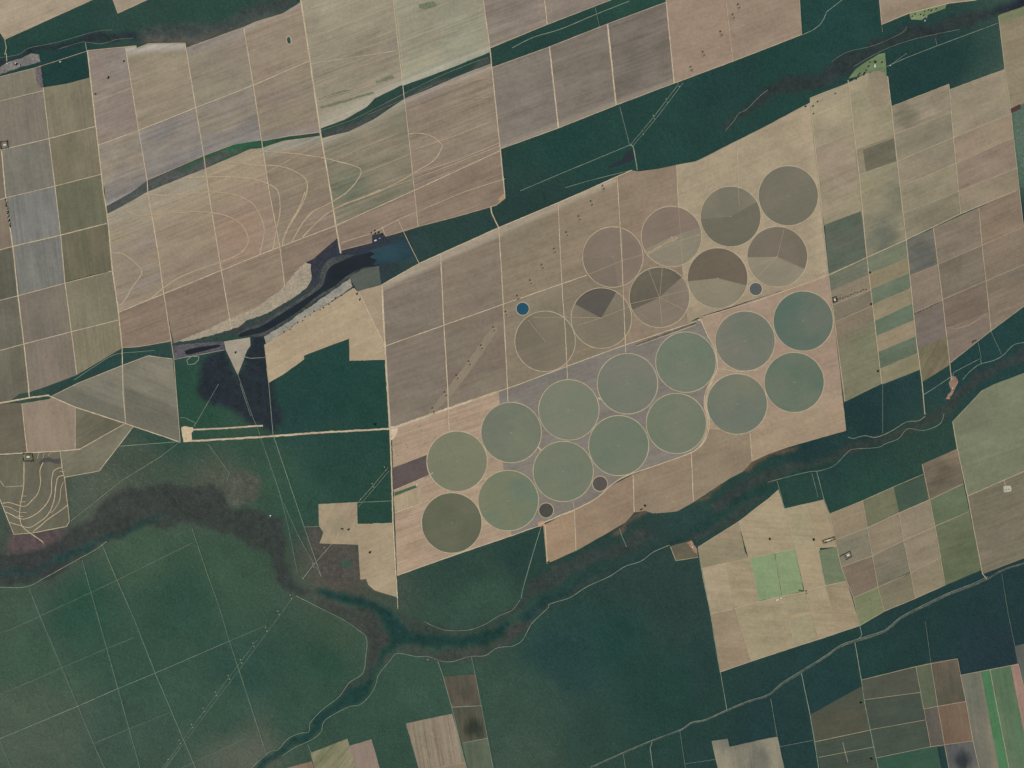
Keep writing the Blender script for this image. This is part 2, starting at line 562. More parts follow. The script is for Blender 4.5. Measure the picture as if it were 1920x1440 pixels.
# ------------------------------------------------------------------ fields: northern block
NB = 'fields of the northern block'
nb = dict(ang=21, amp=0.5, head=0.55, group=NB, headc=(186, 180, 168))
field('pinkish grey field with dark bush spots, at the western end of the northern block', [(164, 95), (235, 88), (260, 245), (185, 272), (177, 212)], (148, 134, 120), (138, 124, 116), **nb)
field('tan field with a pale ragged northern rim beside the river scrub', [(235, 88), (255, 86), (256, 91), (278, 82), (347, 81), (367, 202), (260, 245)], (152, 140, 116), (148, 134, 114), **nb)
field('northern block field below the brown river flats, third from the west', [(350, 90), (457, 52), (475, 160), (367, 202)], (146, 137, 116), (140, 128, 112), **nb)
field('tan field with the small green pond', [(457, 52), (480, 41), (530, 26), (562, 6), (565, 0), (581, 112), (475, 160)], (152, 137, 115), (148, 130, 112), **nb)
field('grey lilac field touching the western end of the diagonal valley strip', [(185, 272), (260, 245), (276, 338), (246, 360), (199, 386), (194, 360)], (136, 130, 122), (148, 136, 118), **nb)
field('grey lilac field north of the valley strip, second from the west', [(260, 245), (367, 202), (382, 291), (276, 338)], (134, 128, 124), (144, 134, 118), **nb)
field('grey field north of the valley strip where green patches start', [(367, 202), (475, 160), (490, 262), (437, 271), (382, 291)], (138, 130, 122), (146, 134, 114), **nb)
field('tan field pinched between the straight farm road and the narrow creek', [(475, 160), (581, 112), (602, 248), (542, 255), (490, 264)], (150, 137, 112), (140, 126, 112), **nb)
field('tall pale olive field at the top edge with dark green scratches near the valley', [(554, -60), (727, -60), (737, 0), (755, 158), (702, 184), (687, 200), (645, 224), (602, 240), (581, 110), (564, 0)], (160, 152, 126), (146, 136, 116), **nb)
field('tall pale olive field at the top edge east of the double track', [(727, -60), (896, -60), (906, 0), (918, 97), (860, 121), (805, 142), (755, 160), (737, 0)], (158, 154, 128), (144, 138, 118), **nb)
field('tan field below the western tip of the valley strip', [(201, 402), (230, 387), (277, 360), (307, 551), (222, 586), (211, 508)], (154, 137, 113), (140, 130, 120), **nb)
field('tan field crossed by the wide looping wheel tracks', [(277, 360), (386, 316), (392, 360), (415, 507), (307, 551)], (156, 138, 114), (148, 130, 112), **nb)
field('reddish tan field enclosing the round end of the wheel loops', [(386, 316), (470, 280), (492, 278), (505, 360), (525, 465), (415, 507)], (156, 136, 114), (150, 128, 110), **nb)
field('tan brown field crossed by a fan of curving wheel tracks', [(492, 278), (530, 265), (601, 255), (620, 360), (630, 425), (525, 465)], (146, 131, 108), (136, 120, 104), **nb)
field('greenish striped field with a hairpin wheel track', [(603, 260), (655, 247), (700, 225), (757, 187), (777, 358), (630, 425)], (142, 131, 110), (120, 118, 98), 21, 0.65, 0.5, group=NB, headc=(186, 180, 168))
field('brown striped field with the rounded wheel track arc below the valley strip', [(757, 187), (822, 160), (855, 145), (920, 120), (939, 282), (777, 357)], (146, 130, 110), (138, 122, 106), 21, 0.6, 0.5, group=NB, headc=(186, 180, 168))
field('brown field with a curved southern edge at the western creek', [(222, 586), (307, 551), (322, 640), (290, 645), (260, 650), (229, 651)], (142, 122, 103), (134, 114, 99), **nb)
field('brown field running down to the pale sand bank, second from the west', [(307, 551), (415, 507), (430, 597), (390, 617), (326, 643)], (140, 121, 103), (130, 114, 98), **nb)
field('brown field running down to the sand bank above the dark reservoir', [(415, 507), (524, 463), (534, 537), (480, 578), (430, 597)], (146, 127, 106), (138, 120, 102), **nb)
field('brown field with parallel curved ridges next to the reservoir bend', [(524, 463), (630, 425), (632, 446), (587, 485), (572, 492), (534, 537)], (142, 122, 104), (134, 116, 100), **nb)
field('brown field north of the lakeside farmyard', [(630, 425), (777, 357), (784, 425), (742, 438), (724, 443), (716, 436), (697, 440), (697, 455), (650, 465), (640, 470)], (144, 124, 105), (136, 118, 102), **nb)
field('brown field along the northern wood with a pale corner', [(777, 357), (939, 282), (947, 372), (930, 385), (915, 388), (860, 405), (784, 425)], (142, 122, 104), (134, 116, 100), **nb)

# ------------------------------------------------------------------ fields: north-east
NE = 'grey fields north of the wood'
ne = dict(ang=20, amp=0.4, head=0.5, group=NE, headc=(190, 172, 148))
field('grey striped field at the top edge just east of the tall olive fields', [(896, -60), (1012, -60), (1021, 0), (1026, 46), (960, 73), (919, 90), (906, 0)], (144, 130, 116), (132, 120, 110), 20, 0.6, 0.5, group=NE)
field('small grey field at the top edge narrowing against the wooded strip', [(1012, -60), (1290, -60), (1145, 0), (1026, 46), (1021, 0)], (140, 126, 112), (130, 118, 108), **ne)
field('dark grey field, westernmost of three below the wooded strip', [(922, 127), (1030, 88), (1047, 240), (939, 279)], (128, 118, 108), (116, 108, 100), **ne)
field('dark grey field, middle of three below the wooded strip', [(1030, 88), (1139, 45), (1155, 197), (1047, 240)], (118, 109, 98), (124, 114, 104), **ne)
field('dark grey field, easternmost of three below the wooded strip', [(1139, 45), (1249, 4), (1264, 156), (1155, 197)], (112, 104, 94), (122, 112, 102), **ne)
field('smooth pinkish tan field with a line of pylons in it', [(1249, 4), (1240, -60), (1352, -60), (1362, 7), (1374, 115), (1264, 156)], (152, 130, 110), (148, 126, 106), 20, 0.18, 0.3)
field('smooth pinkish tan field whose eastern side meets the dark wood', [(1352, -60), (1493, -60), (1499, 0), (1503, 65), (1374, 115), (1362, 7)], (152, 132, 112), (144, 124, 106), 20, 0.25, 0.3)
field('brown field at the top edge west of the green homestead', [(1640, -60), (1649, 0), (1653, 46), (1704, 24), (1780, 6), (1830, 0), (1960, -60)], (148, 130, 108), (142, 124, 104), 20, 0.3, 0.5)
field('bright green garden plots round the northern homestead', [(1705, 24), (1774, 7), (1772, 15), (1740, 27), (1728, 37), (1709, 36)], (104, 128, 84), (124, 138, 98), 20, 0.4, 0.2, cat='garden')
field('bright green pasture round the homestead at the loop-ended field', [(1592, 147), (1605, 130), (1622, 118), (1648, 102), (1659, 100), (1662, 143), (1645, 131), (1627, 137)], (96, 120, 80), (110, 130, 92), 20, 0.4, 0.2, cat='pasture')
field('olive green strip at the eastern edge above a tan field', [(1873, 29), (1980, -8), (1980, 10), (1875, 44)], (120, 126, 90), (112, 116, 84), 18, 0.3, 0.1)
field('tan field at the north-east edge under the olive strip', [(1875, 44), (1980, 10), (1980, 165), (1912, 196), (1895, 206), (1884, 130)], (144, 130, 104), (132, 122, 98), 20, 0.3, 0.3)
field('small dark red ploughed plot at the eastern edge', [(1894, 205), (1912, 196), (1914, 203), (1897, 211)], (84, 58, 54), (78, 54, 50), 20, 0.1, 0.1)

# ------------------------------------------------------------------ fields: eastern grid
EG = 'fields of the eastern grid'
eg = dict(ang=23, amp=0.3, head=0.35, group=EG)
field('olive tan field with scattered trees beside the farm corner', [(1519, 184), (1590, 156), (1602, 250), (1527, 277)], (146, 135, 108), (132, 122, 100), **eg)
field('long olive brown field below the field with scattered trees', [(1527, 277), (1602, 250), (1616, 395), (1546, 422)], (132, 122, 98), (136, 122, 102), **eg)
field('dark green field against the farm boundary, darkest of the eastern grid', [(1547, 422), (1616, 396), (1625, 481), (1554, 512)], (78, 88, 76), (88, 90, 80), 23, 0.2, 0.1, group=EG)
field('tan field round the loop-ended strip', [(1590, 156), (1628, 137), (1662, 143), (1671, 200), (1676, 256), (1604, 282)], (146, 132, 108), (130, 122, 98), **eg)
field('pale field strip with rounded ends below the homestead', [(1628, 139), (1637, 134), (1646, 132), (1656, 136), (1663, 144), (1666, 165), (1668, 185), (1665, 193), (1656, 199), (1645, 199), (1635, 195), (1631, 189)], (154, 136, 112), (140, 128, 104), 10, 0.2, 0.1, layer=1, cat='field')
field('olive field strip west of the dark square plot in the eastern grid', [(1604, 282), (1676, 256), (1682, 304), (1608, 328)], (124, 116, 94), (130, 122, 98), **eg)
field('dark olive square plot in the second column of the eastern grid', [(1618, 281), (1676, 259), (1681, 302), (1624, 322)], (102, 100, 82), (110, 106, 88), 23, 0.2, 0.1, layer=1)
field('long mottled olive field above the eastern through road', [(1608, 328), (1682, 304), (1699, 450), (1625, 482)], (132, 124, 98), (108, 108, 90), **eg)
EGR = 'third column of the eastern grid, '
field('dark mottled field under the eastern woodland block', [(1671, 200), (1779, 158), (1785, 210), (1676, 253)], (118, 110, 92), (134, 122, 102), **eg)
field('mottled olive field, second below the eastern woodland block', [(1676, 253), (1785, 210), (1789, 257), (1682, 303)], (128, 120, 96), (116, 110, 92), **eg)
field('olive field, third below the eastern woodland block', [(1682, 303), (1789, 257), (1795, 305), (1687, 352)], (130, 121, 97), (124, 114, 96), **eg)
field('olive brown field, fourth below the eastern woodland block', [(1687, 352), (1795, 305), (1799, 358), (1692, 401)], (132, 122, 98), (120, 112, 92), **eg)
field('dark strip of field touching the eastern through road from the north', [(1692, 401), (1799, 358), (1801, 401), (1699, 450)], (114, 108, 88), (126, 118, 96), **eg)
field('large tan field in the notch east of the woodland block', [(1781, 168), (1884, 130), (1896, 213), (1787, 257)], (140, 127, 103), (122, 114, 96), **eg)
field('tan brown field beside the speckled green wood, upper one', [(1788, 257), (1896, 213), (1900, 258), (1795, 305)], (138, 122, 100), (128, 112, 94), **eg)
field('dark purple brown field beside the speckled green wood', [(1795, 305), (1900, 258), (1907, 315), (1799, 360)], (122, 106, 92), (128, 112, 96), **eg)
field('brown field in the corner where the through road leaves east', [(1799, 360), (1907, 315), (1911, 356), (1801, 401)], (136, 120, 100), (122, 112, 92), **eg)
SG = 'striped fields of the eastern strips'
sg = dict(ang=23, amp=0.25, head=0.3, group=SG)
field('grey green strip south of the through road, beside the farm boundary', [(1554, 513), (1627, 482), (1630, 515), (1558, 546)], (112, 116, 96), (106, 110, 92), **sg)
field('brown strip with the hedged square at its western end', [(1558, 546), (1630, 515), (1634, 543), (1562, 572)], (138, 124, 102), (128, 116, 98), **sg)
field('grey brown strip below the hedged square', [(1562, 572), (1634, 543), (1637, 573), (1565, 604)], (116, 110, 92), (124, 114, 96), **sg)
field('brown strip, fourth along the farm boundary south of the through road', [(1565, 604), (1637, 573), (1640, 602), (1570, 633)], (132, 118, 96), (122, 112, 92), **sg)
field('green tinged strip, fifth along the farm boundary south of the through road', [(1570, 633), (1640, 602), (1646, 660), (1575, 690)], (118, 122, 92), (122, 114, 94), **sg)
field('olive field at the southern end of the farm boundary strips', [(1575, 690), (1646, 660), (1653, 719), (1583, 753)], (130, 126, 98), (120, 118, 92), **sg)
field('green strip touching the through road, top of the alternating stack', [(1627, 482), (1699, 452), (1702, 485), (1631, 513)], (114, 122, 98), (108, 116, 94), **sg)
field('tan strip, second of the alternating green and tan stack', [(1631, 513), (1702, 485), (1706, 513), (1634, 543)], (140, 128, 98), (132, 120, 94), **sg)
field('dark green strip, third of the alternating green and tan stack', [(1634, 543), (1706, 513), (1709, 540), (1638, 571)], (98, 114, 92), (106, 118, 96), **sg)
field('tan strip, fourth of the alternating green and tan stack', [(1638, 571), (1709, 540), (1712, 570), (1641, 602)], (144, 132, 102), (136, 126, 100), **sg)
field('green strip, fifth of the alternating green and tan stack', [(1641, 602), (1712, 570), (1715, 600), (1645, 630)], (98, 116, 94), (92, 108, 90), **sg)
field('tan strip, sixth of the alternating green and tan stack', [(1645, 630), (1715, 600), (1718, 631), (1648, 660)], (148, 132, 104), (140, 126, 100), **sg)
field('dark green strip, seventh of the alternating green and tan stack', [(1648, 660), (1718, 631), (1721, 662), (1650, 692)], (88, 104, 86), (96, 110, 90), **sg)
field('olive tan strip at the bottom of the alternating stack', [(1650, 692), (1721, 662), (1726, 692), (1655, 720)], (134, 128, 98), (124, 118, 92), **sg)
DG = 'brown fields east of the strips'
dg = dict(ang=23, amp=0.3, head=0.35, group=DG)
field('dark grey blotchy field at the corner of the through road', [(1699, 452), (1750, 429), (1758, 497), (1707, 517)], (96, 98, 90), (114, 110, 98), **dg)
field('pinkish brown field below the dark blotchy corner field', [(1707, 517), (1758, 497), (1767, 562), (1715, 586)], (136, 120, 102), (126, 112, 98), **dg)
field('purple grey field beside the tan strips', [(1715, 586), (1767, 562), (1773, 632), (1722, 655)], (112, 102, 94), (122, 110, 100), **dg)
field('olive field with curved pale mowing lines above the eastern river', [(1722, 655), (1773, 632), (1780, 684), (1728, 716)], (112, 108, 80), (118, 106, 84), 60, 0.55, 0.2, group=DG)
field('grey brown field hanging below the through road, wide upper one', [(1750, 428), (1835, 390), (1841, 460), (1758, 496)], (126, 114, 98), (134, 120, 102), **dg)
field('mottled brown field, second below the through road', [(1758, 496), (1841, 460), (1848, 527), (1767, 562)], (124, 112, 96), (112, 104, 90), **dg)
field('dark brown field, third below the through road', [(1767, 562), (1848, 527), (1855, 585), (1773, 617)], (114, 100, 86), (122, 108, 94), **dg)
field('brown triangle of field closing onto the eastern river scrub', [(1773, 617), (1855, 585), (1858, 620), (1782, 680)], (132, 114, 100), (122, 108, 96), **dg)
field('brown field at the eastern edge just below the through road', [(1835, 390), (1911, 357), (1919, 426), (1841, 460)], (138, 118, 98), (128, 112, 94), **dg)
field('brown field at the eastern edge, second below the through road', [(1841, 460), (1919, 426), (1980, 398), (1980, 470), (1848, 527)], (132, 116, 98), (126, 110, 94), **dg)
field('brown striped field at the eastern edge, third below the through road', [(1848, 527), (1980, 470), (1980, 498), (1852, 553)], (128, 112, 94), (118, 108, 92), **dg)
field('brown field at the eastern edge tapering above the river scrub', [(1852, 553), (1980, 498), (1980, 530), (1920, 573), (1858, 620)], (120, 106, 90), (132, 116, 98), **dg)

# ------------------------------------------------------------------ fields: inside the farm
CF = 'dry fields of the central farm'
cf = dict(ang=19, amp=0.3, head=0.4, group=CF)
field('tan field along the white salt bank, cut by a diagonal track', [(496, 647), (530, 625), (580, 592), (625, 565), (662, 541), (670, 548), (718, 640), (721, 650), (722, 674), (656, 676), (655, 634), (570, 666), (570, 673), (530, 702), (504, 717)], (172, 152, 121), (164, 144, 116), 28, 0.25, 0.35)
field('narrow tan triangle of field east of the diagonal track', [(670, 547), (716, 534), (719, 600), (722, 648)], (164, 146, 120), (158, 138, 114), 19, 0.2, 0.3)
field('grey green grass plot at the southern shore of the lake', [(655, 518), (675, 506), (710, 499), (714, 532), (671, 546)], (84, 92, 84), (78, 88, 80), 19, 0.15, 0.0, cat='grass plot')
field('brown striped field at the north-west corner of the central farm', [(716, 534), (786, 494), (826, 477), (832, 610), (722, 649)], (132, 120, 105), (127, 115, 102), 19, 0.4, 0.4, group=CF)
field('brown field second from the west along the central wood', [(826, 477), (935, 427), (942, 571), (832, 610)], (136, 121, 104), (128, 116, 100), 19, 0.4, 0.4, group=CF)
field('brown field facing the dark reserve, north of the main farm road', [(722, 649), (832, 610), (841, 765), (735, 803), (730, 802), (726, 720)], (131, 119, 104), (126, 114, 101), **cf)
field('brown field with the pale slanting pylon strip', [(832, 610), (942, 571), (951, 729), (841, 765)], (130, 119, 101), (126, 112, 98), **cf)
field('olive tan field with pylon spots beside the central wood', [(935, 427), (1047, 380), (1055, 532), (942, 571)], (142, 127, 104), (134, 122, 100), **cf)
field('tan field with dark pylon clumps north of the first dry pivots', [(1047, 380), (1095, 359), (1157, 331), (1166, 490), (1100, 516), (1055, 532)], (148, 129, 106), (138, 124, 102), **cf)
field('smooth brown field between the wood and the dry pivots', [(1157, 331), (1185, 320), (1196, 322), (1235, 317), (1268, 310), (1274, 450), (1290, 605), (1172, 647), (1166, 485)], (144, 124, 103), (138, 120, 100), 19, 0.18, 0.3)
field('pale tan field filling the north-east of the central farm', [(1268, 310), (1305, 303), (1320, 296), (1440, 235), (1519, 193), (1535, 340), (1553, 516), (1310, 594), (1290, 605), (1274, 450)], (164, 147, 120), (154, 138, 112), 23, 0.25, 0.35)
field('brown field with the blue tank beside the westernmost dry pivot', [(942, 571), (1055, 532), (1065, 686), (951, 729)], (132, 121, 100), (138, 124, 104), **cf)
field('olive brown ground between the dry pivots', [(1055, 532), (1166, 488), (1172, 647), (1065, 686)], (138, 124, 102), (130, 118, 98), **cf)
field('pinkish ground beside the westernmost green pivots', [(735, 804), (841, 766), (936, 734), (946, 860), (965, 1002), (745, 1078)], (140, 122, 109), (130, 112, 100), 19, 0.5, 0.5)
field('grey ground between the green pivots in the middle', [(936, 734), (975, 720), (1065, 687), (1172, 648), (1312, 598), (1327, 630), (1340, 655), (1345, 690), (1332, 717), (1320, 757), (1326, 782), (1326, 805), (1315, 832), (1295, 849), (1235, 871), (1175, 892), (1147, 909), (1117, 935), (1077, 955), (1010, 984), (960, 1004), (946, 900)], (126, 119, 110), (121, 116, 109), 19, 0.3, 0.2)
field('pink tan ground round the easternmost green pivots', [(1312, 598), (1553, 516), (1563, 600), (1586, 807), (1497, 832), (1477, 838), (1440, 851), (1410, 865), (1406, 812), (1326, 805), (1320, 757), (1332, 717), (1345, 690), (1340, 655), (1327, 630)], (160, 138, 116), (154, 130, 110), 19, 0.18, 0.3)
SF = 'tan fields along the southern river'
sf = dict(ang=19, amp=0.22, head=0.4, group=SF)
field('tan field with a pointed southern corner at the end of the canal road', [(1019, 985), (1077, 957), (1080, 1032), (1026, 1056)], (156, 131, 106), (146, 122, 98), **sf)
field('tan field along the river, second from the canal end', [(1077, 957), (1117, 937), (1147, 911), (1187, 890), (1189, 960), (1172, 979), (1140, 998), (1080, 1032)], (158, 134, 108), (150, 126, 104), **sf)
field('tan field with a wavy southern edge along the river', [(1187, 890), (1235, 872), (1296, 850), (1300, 941), (1270, 958), (1240, 961), (1225, 962), (1209, 957), (1189, 960)], (154, 133, 108), (148, 128, 104), **sf)
field('tan field below the canal bend along the river', [(1296, 849), (1316, 832), (1327, 805), (1406, 812), (1410, 865), (1392, 884), (1370, 895), (1300, 941)], (152, 134, 109), (146, 128, 104), **sf)
field('dark purple ploughed plot touching the first green pivot', [(737, 877), (800, 853), (810, 890), (737, 920)], (94, 82, 80), (90, 80, 78), 19, 0.15, 0.1, layer=1)
field('thin dark green strip beside the reserve road', [(740, 923), (779, 910), (782, 914), (740, 930)], (70, 100, 74), (66, 94, 70), 19, 0.1, 0.0, layer=1)
field('small pale plot below the thin dark green strip', [(738, 932), (789, 913), (792, 943), (740, 962)], (166, 148, 118), (160, 142, 114), 97, 0.3, 0.2, layer=1)
field('pale tan clearing in the reserve with a notched western side', [(598, 946), (669, 942), (670, 983), (672, 1021), (600, 1018), (607, 998), (599, 986)], (166, 147, 117), (150, 134, 108), 60, 0.3, 0.35)
field('pale tan clearing in the reserve ending in a southern point', [(670, 983), (737, 981), (742, 1075), (744, 1119), (720, 1112), (702, 1106), (691, 1096), (687, 1085), (676, 1086)], (164, 146, 116), (158, 140, 112), 20, 0.25, 0.35)
field('pale tan triangle of bare ground below the reservoir tail', [(421, 641), (468, 633), (469, 648), (463, 656), (446, 702), (424, 656)], (160, 150, 132), (150, 140, 124), 20, 0.2, 0.1, cat='clearing')
field('rust brown grass paddock on the river bank west of the tan patchwork', [(1257, 1025), (1296, 1014), (1306, 1032), (1309, 1045), (1268, 1051)], (98, 92, 74), (84, 84, 70), 20, 0.3, 0.2, cat='paddock')

# ------------------------------------------------------------------ fields: south-eastern patchwork
PG = 'fields of the south-eastern patchwork'
pg = dict(ang=20, amp=0.25, head=0.4, group=PG)
field('large smooth green field at the eastern edge beside the river', [(1786, 791), (1842, 732), (1862, 722), (1920, 700), (1980, 680), (1980, 858), (1920, 884), (1814, 930), (1795, 842)], (118, 124, 96), (110, 116, 92), 20, 0.2, 0.3)
field('large brown striped field at the eastern edge with the small white yard', [(1814, 930), (1920, 884), (1980, 858), (1980, 1020), (1920, 1046), (1842, 1076)], (114, 108, 88), (122, 112, 94), 20, 0.4, 0.2)
field('dark brown square field under the south-eastern wood', [(1729, 871), (1795, 842), (1806, 907), (1741, 936)], (126, 110, 90), (104, 96, 80), 20, 0.4, 0.4, group=PG)
field('green field below the dark brown square one', [(1743, 937), (1806, 908), (1817, 959), (1753, 987)], (92, 106, 78), (98, 110, 84), **pg)
field('tall green field beside the long straight eastern road', [(1753, 988), (1817, 959), (1840, 1068), (1772, 1097)], (94, 104, 76), (102, 108, 82), **pg)
field('dark green field wedged into the south-eastern wood', [(1675, 913), (1731, 889), (1739, 937), (1685, 962)], (64, 86, 72), (70, 90, 74), 20, 0.12, 0.1, group=PG)
field('olive green field next to the dark green wedge', [(1617, 939), (1675, 913), (1685, 962), (1626, 990)], (112, 112, 86), (102, 108, 82), **pg)
field('tan field at the north-west corner of the patchwork', [(1555, 964), (1617, 939), (1626, 990), (1567, 1012)], (148, 132, 104), (138, 122, 98), **pg)
field('tan field below the dark green wedge', [(1685, 962), (1742, 937), (1753, 986), (1694, 1014)], (142, 130, 106), (136, 124, 102), **pg)
field('tan striped field in the middle of the patchwork', [(1626, 990), (1685, 962), (1694, 1014), (1634, 1043)], (140, 126, 102), (134, 120, 98), **pg)
field('grey olive field with the two hedged squares', [(1567, 1012), (1626, 990), (1634, 1043), (1577, 1063)], (120, 118, 98), (128, 120, 98), **pg)
field('grey tan field west of the tall green one', [(1694, 1014), (1753, 986), (1764, 1045), (1705, 1072)], (134, 124, 102), (140, 126, 104), **pg)
field('grey olive field south of the tan striped middle one', [(1634, 1043), (1694, 1014), (1705, 1072), (1646, 1101)], (116, 112, 94), (124, 114, 96), **pg)
field('brown field with a dusty edge beside the patchwork road', [(1577, 1063), (1634, 1043), (1646, 1101), (1600, 1121)], (128, 110, 92), (118, 104, 88), **pg)
field('bright olive green field above the straight southern wood edge', [(1600, 1121), (1646, 1101), (1658, 1146), (1612, 1173)], (122, 128, 90), (114, 122, 88), **pg)
field('olive field along the straight southern wood edge', [(1646, 1101), (1707, 1076), (1716, 1122), (1658, 1146)], (122, 116, 90), (116, 110, 88), **pg)
field('tan field at the south-east end of the patchwork', [(1707, 1072), (1764, 1045), (1772, 1097), (1716, 1122)], (140, 128, 100), (134, 122, 98), **pg)
QG = 'tan fields of the southern patchwork'
qg = dict(ang=-4, amp=0.25, head=0.4, group=QG)
field('brown and tan field at the western tip of the southern patchwork', [(1309, 1026), (1385, 978), (1396, 1035), (1404, 1047), (1315, 1066)], (142, 126, 100), (124, 116, 92), **qg)
field('tan field rising to the northern tip of the southern patchwork', [(1385, 978), (1440, 936), (1459, 919), (1471, 955), (1491, 1030), (1404, 1047)], (158, 142, 112), (146, 132, 104), **qg)
field('greenish tan strip under the wood notch', [(1471, 954), (1511, 945), (1530, 1027), (1491, 1030)], (142, 134, 104), (150, 136, 108), **qg)
field('tan strip with the small hedged yard at its foot', [(1511, 945), (1545, 937), (1555, 964), (1571, 1025), (1530, 1027)], (152, 136, 106), (146, 130, 102), **qg)
field('bright green plot, western one of the pair', [(1406, 1047), (1452, 1037), (1466, 1117), (1422, 1127)], (128, 152, 108), (120, 144, 102), -4, 0.15, 0.1, group='bright green plots', grow=0.0)
field('bright green plot, eastern one of the pair', [(1454, 1036), (1491, 1029), (1507, 1108), (1467, 1117)], (124, 146, 104), (130, 150, 106), -4, 0.15, 0.1, group='bright green plots', grow=0.0)
field('tan strip between the bright green pair and a green plot', [(1491, 1029), (1536, 1026), (1548, 1098), (1509, 1109)], (158, 140, 110), (152, 136, 106), **qg)
field('dull green plot beside the patchwork road', [(1536, 1033), (1572, 1025), (1587, 1090), (1548, 1098)], (102, 114, 86), (92, 108, 82), **qg)
field('tan field west of the bright green pair', [(1315, 1066), (1363, 1055), (1378, 1141), (1332, 1151)], (146, 132, 104), (156, 140, 112), **qg)
field('tan field adjoining the bright green pair on its western side', [(1363, 1055), (1406, 1047), (1422, 1127), (1378, 1141)], (142, 128, 100), (150, 134, 106), **qg)
field('pinkish brown field at the south-west corner of the southern patchwork', [(1332, 1151), (1378, 1141), (1408, 1240), (1350, 1260)], (146, 126, 102), (136, 120, 96), **qg)
field('tan field below the western bright green plot', [(1378, 1141), (1422, 1128), (1470, 1117), (1490, 1213), (1408, 1240)], (142, 130, 102), (150, 136, 106), **qg)
field('olive tan field with a pale horizontal strip', [(1470, 1117), (1511, 1109), (1535, 1199), (1490, 1213)], (144, 134, 104), (138, 128, 100), **qg)
field('tan field, second from the east end below the green plots', [(1511, 1109), (1548, 1098), (1570, 1187), (1535, 1199)], (150, 136, 106), (144, 128, 102), **qg)
field('brown tan field in the south-east corner of the southern patchwork', [(1548, 1098), (1587, 1090), (1612, 1173), (1570, 1187)], (140, 124, 98), (146, 130, 102), **qg)

# ------------------------------------------------------------------ fields: bottom edge
BG = 'fields along the southern edge'
bg = dict(ang=98, amp=0.3, head=0.3, group=BG)
field('grey tan stepped field at the bottom edge in the wood', [(1335, 1390), (1364, 1386), (1367, 1401), (1440, 1385), (1457, 1382), (1470, 1440), (1484, 1500), (1360, 1500)], (146, 138, 114), (112, 112, 100), **bg)
field('dark olive field with a slanting northern edge', [(1519, 1341), (1615, 1288), (1631, 1369), (1527, 1391)], (80, 82, 66), (72, 78, 66), 10, 0.15, 0.2, group=BG)
field('dark green striped field at the bottom edge below the slanting one', [(1527, 1391), (1631, 1369), (1660, 1500), (1552, 1500)], (70, 80, 68), (62, 76, 66), 12, 0.4, 0.15, group=BG)
field('grey green field under the wood, east of the straight lane', [(1615, 1275), (1716, 1250), (1726, 1298), (1621, 1312)], (76, 82, 70), (80, 82, 70), 12, 0.15, 0.2, group=BG)
field('dark green field, second along the straight lane', [(1621, 1312), (1726, 1298), (1734, 1350), (1632, 1368)], (64, 78, 68), (70, 78, 68), 12, 0.15, 0.2, group=BG)
field('dark green field, third along the straight lane', [(1632, 1368), (1734, 1350), (1745, 1400), (1643, 1421)], (62, 76, 66), (68, 80, 68), 12, 0.15, 0.2, group=BG)
field('rich green field at the bottom edge east of the straight lane', [(1643, 1421), (1756, 1399), (1776, 1500), (1660, 1500)], (46, 82, 66), (56, 88, 70), 12, 0.15, 0.1, group=BG)
field('olive green strip under the wood between grey and brown fields', [(1717, 1250), (1745, 1243), (1758, 1323), (1730, 1329)], (88, 98, 76), (82, 92, 72), **bg)
field('dark brown field with a pale top corner under the wood', [(1745, 1243), (1795, 1235), (1801, 1266), (1811, 1315), (1758, 1323)], (86, 84, 70), (104, 90, 74), **bg)
field('dark purple grey strip of bare soil', [(1732, 1329), (1760, 1324), (1771, 1398), (1745, 1401)], (90, 86, 78), (94, 88, 80), **bg)
field('rusty orange brown field', [(1760, 1324), (1811, 1315), (1823, 1388), (1771, 1397)], (122, 98, 80), (114, 94, 76), **bg)
field('grey field at the bottom edge with a dark burnt stain', [(1771, 1398), (1824, 1389), (1850, 1500), (1792, 1500)], (112, 108, 100), (84, 88, 88), **bg)
field('grey tan strip running to the bottom edge beside the green strips', [(1801, 1266), (1840, 1259), (1884, 1500), (1850, 1500), (1824, 1389), (1811, 1315)], (126, 118, 100), (108, 108, 92), **bg)
field('narrow bright green strip west of the pale lane', [(1840, 1259), (1856, 1256), (1903, 1500), (1884, 1500)], (72, 124, 80), (64, 114, 76), **bg)
field('wide green strip east of the pale lane', [(1856, 1256), (1896, 1248), (1945, 1500), (1903, 1500)], (78, 112, 80), (90, 112, 84), **bg)
field('pink strip of bare soil in the south-east corner', [(1896, 1248), (1909, 1245), (1925, 1310), (1965, 1500), (1945, 1500)], (158, 122, 110), (150, 118, 104), **bg)
field('grey green field at the south-eastern edge under the wood', [(1903, 1212), (1980, 1194), (1980, 1500), (1965, 1500), (1925, 1310), (1909, 1245)], (96, 102, 92), (88, 94, 86), **bg)
LG = 'cut fields in the southern wood'
lg = dict(ang=97, amp=0.3, head=0.3, group=LG)
field('brown plot with dark centre, top of the column in the southern wood', [(831, 1269), (891, 1265), (902, 1323), (847, 1326)], (98, 88, 74), (76, 74, 64), **lg)
field('dark plot with a black green stain, middle of the column in the southern wood', [(847, 1326), (902, 1323), (914, 1384), (867, 1393)], (64, 70, 60), (88, 86, 70), **lg)
field('dull green plot, bottom of the column in the southern wood', [(867, 1393), (914, 1384), (936, 1500), (892, 1500)], (84, 96, 78), (90, 100, 82), **lg)
field('striped grey tan field beside the column of dark plots', [(762, 1357), (847, 1339), (872, 1430), (787, 1446)], (142, 128, 108), (136, 122, 104), 100, 0.75, 0.3, group=LG)
field('tan sliver at the bottom edge below the striped grey tan field', [(787, 1446), (872, 1430), (890, 1500), (802, 1500)], (150, 132, 106), **lg)
field('diagonally striped green and tan field at the bottom edge', [(583, 1412), (651, 1386), (668, 1440), (687, 1500), (606, 1500)], (116, 120, 88), (136, 126, 98), 50, 0.6, 0.2, group=LG)
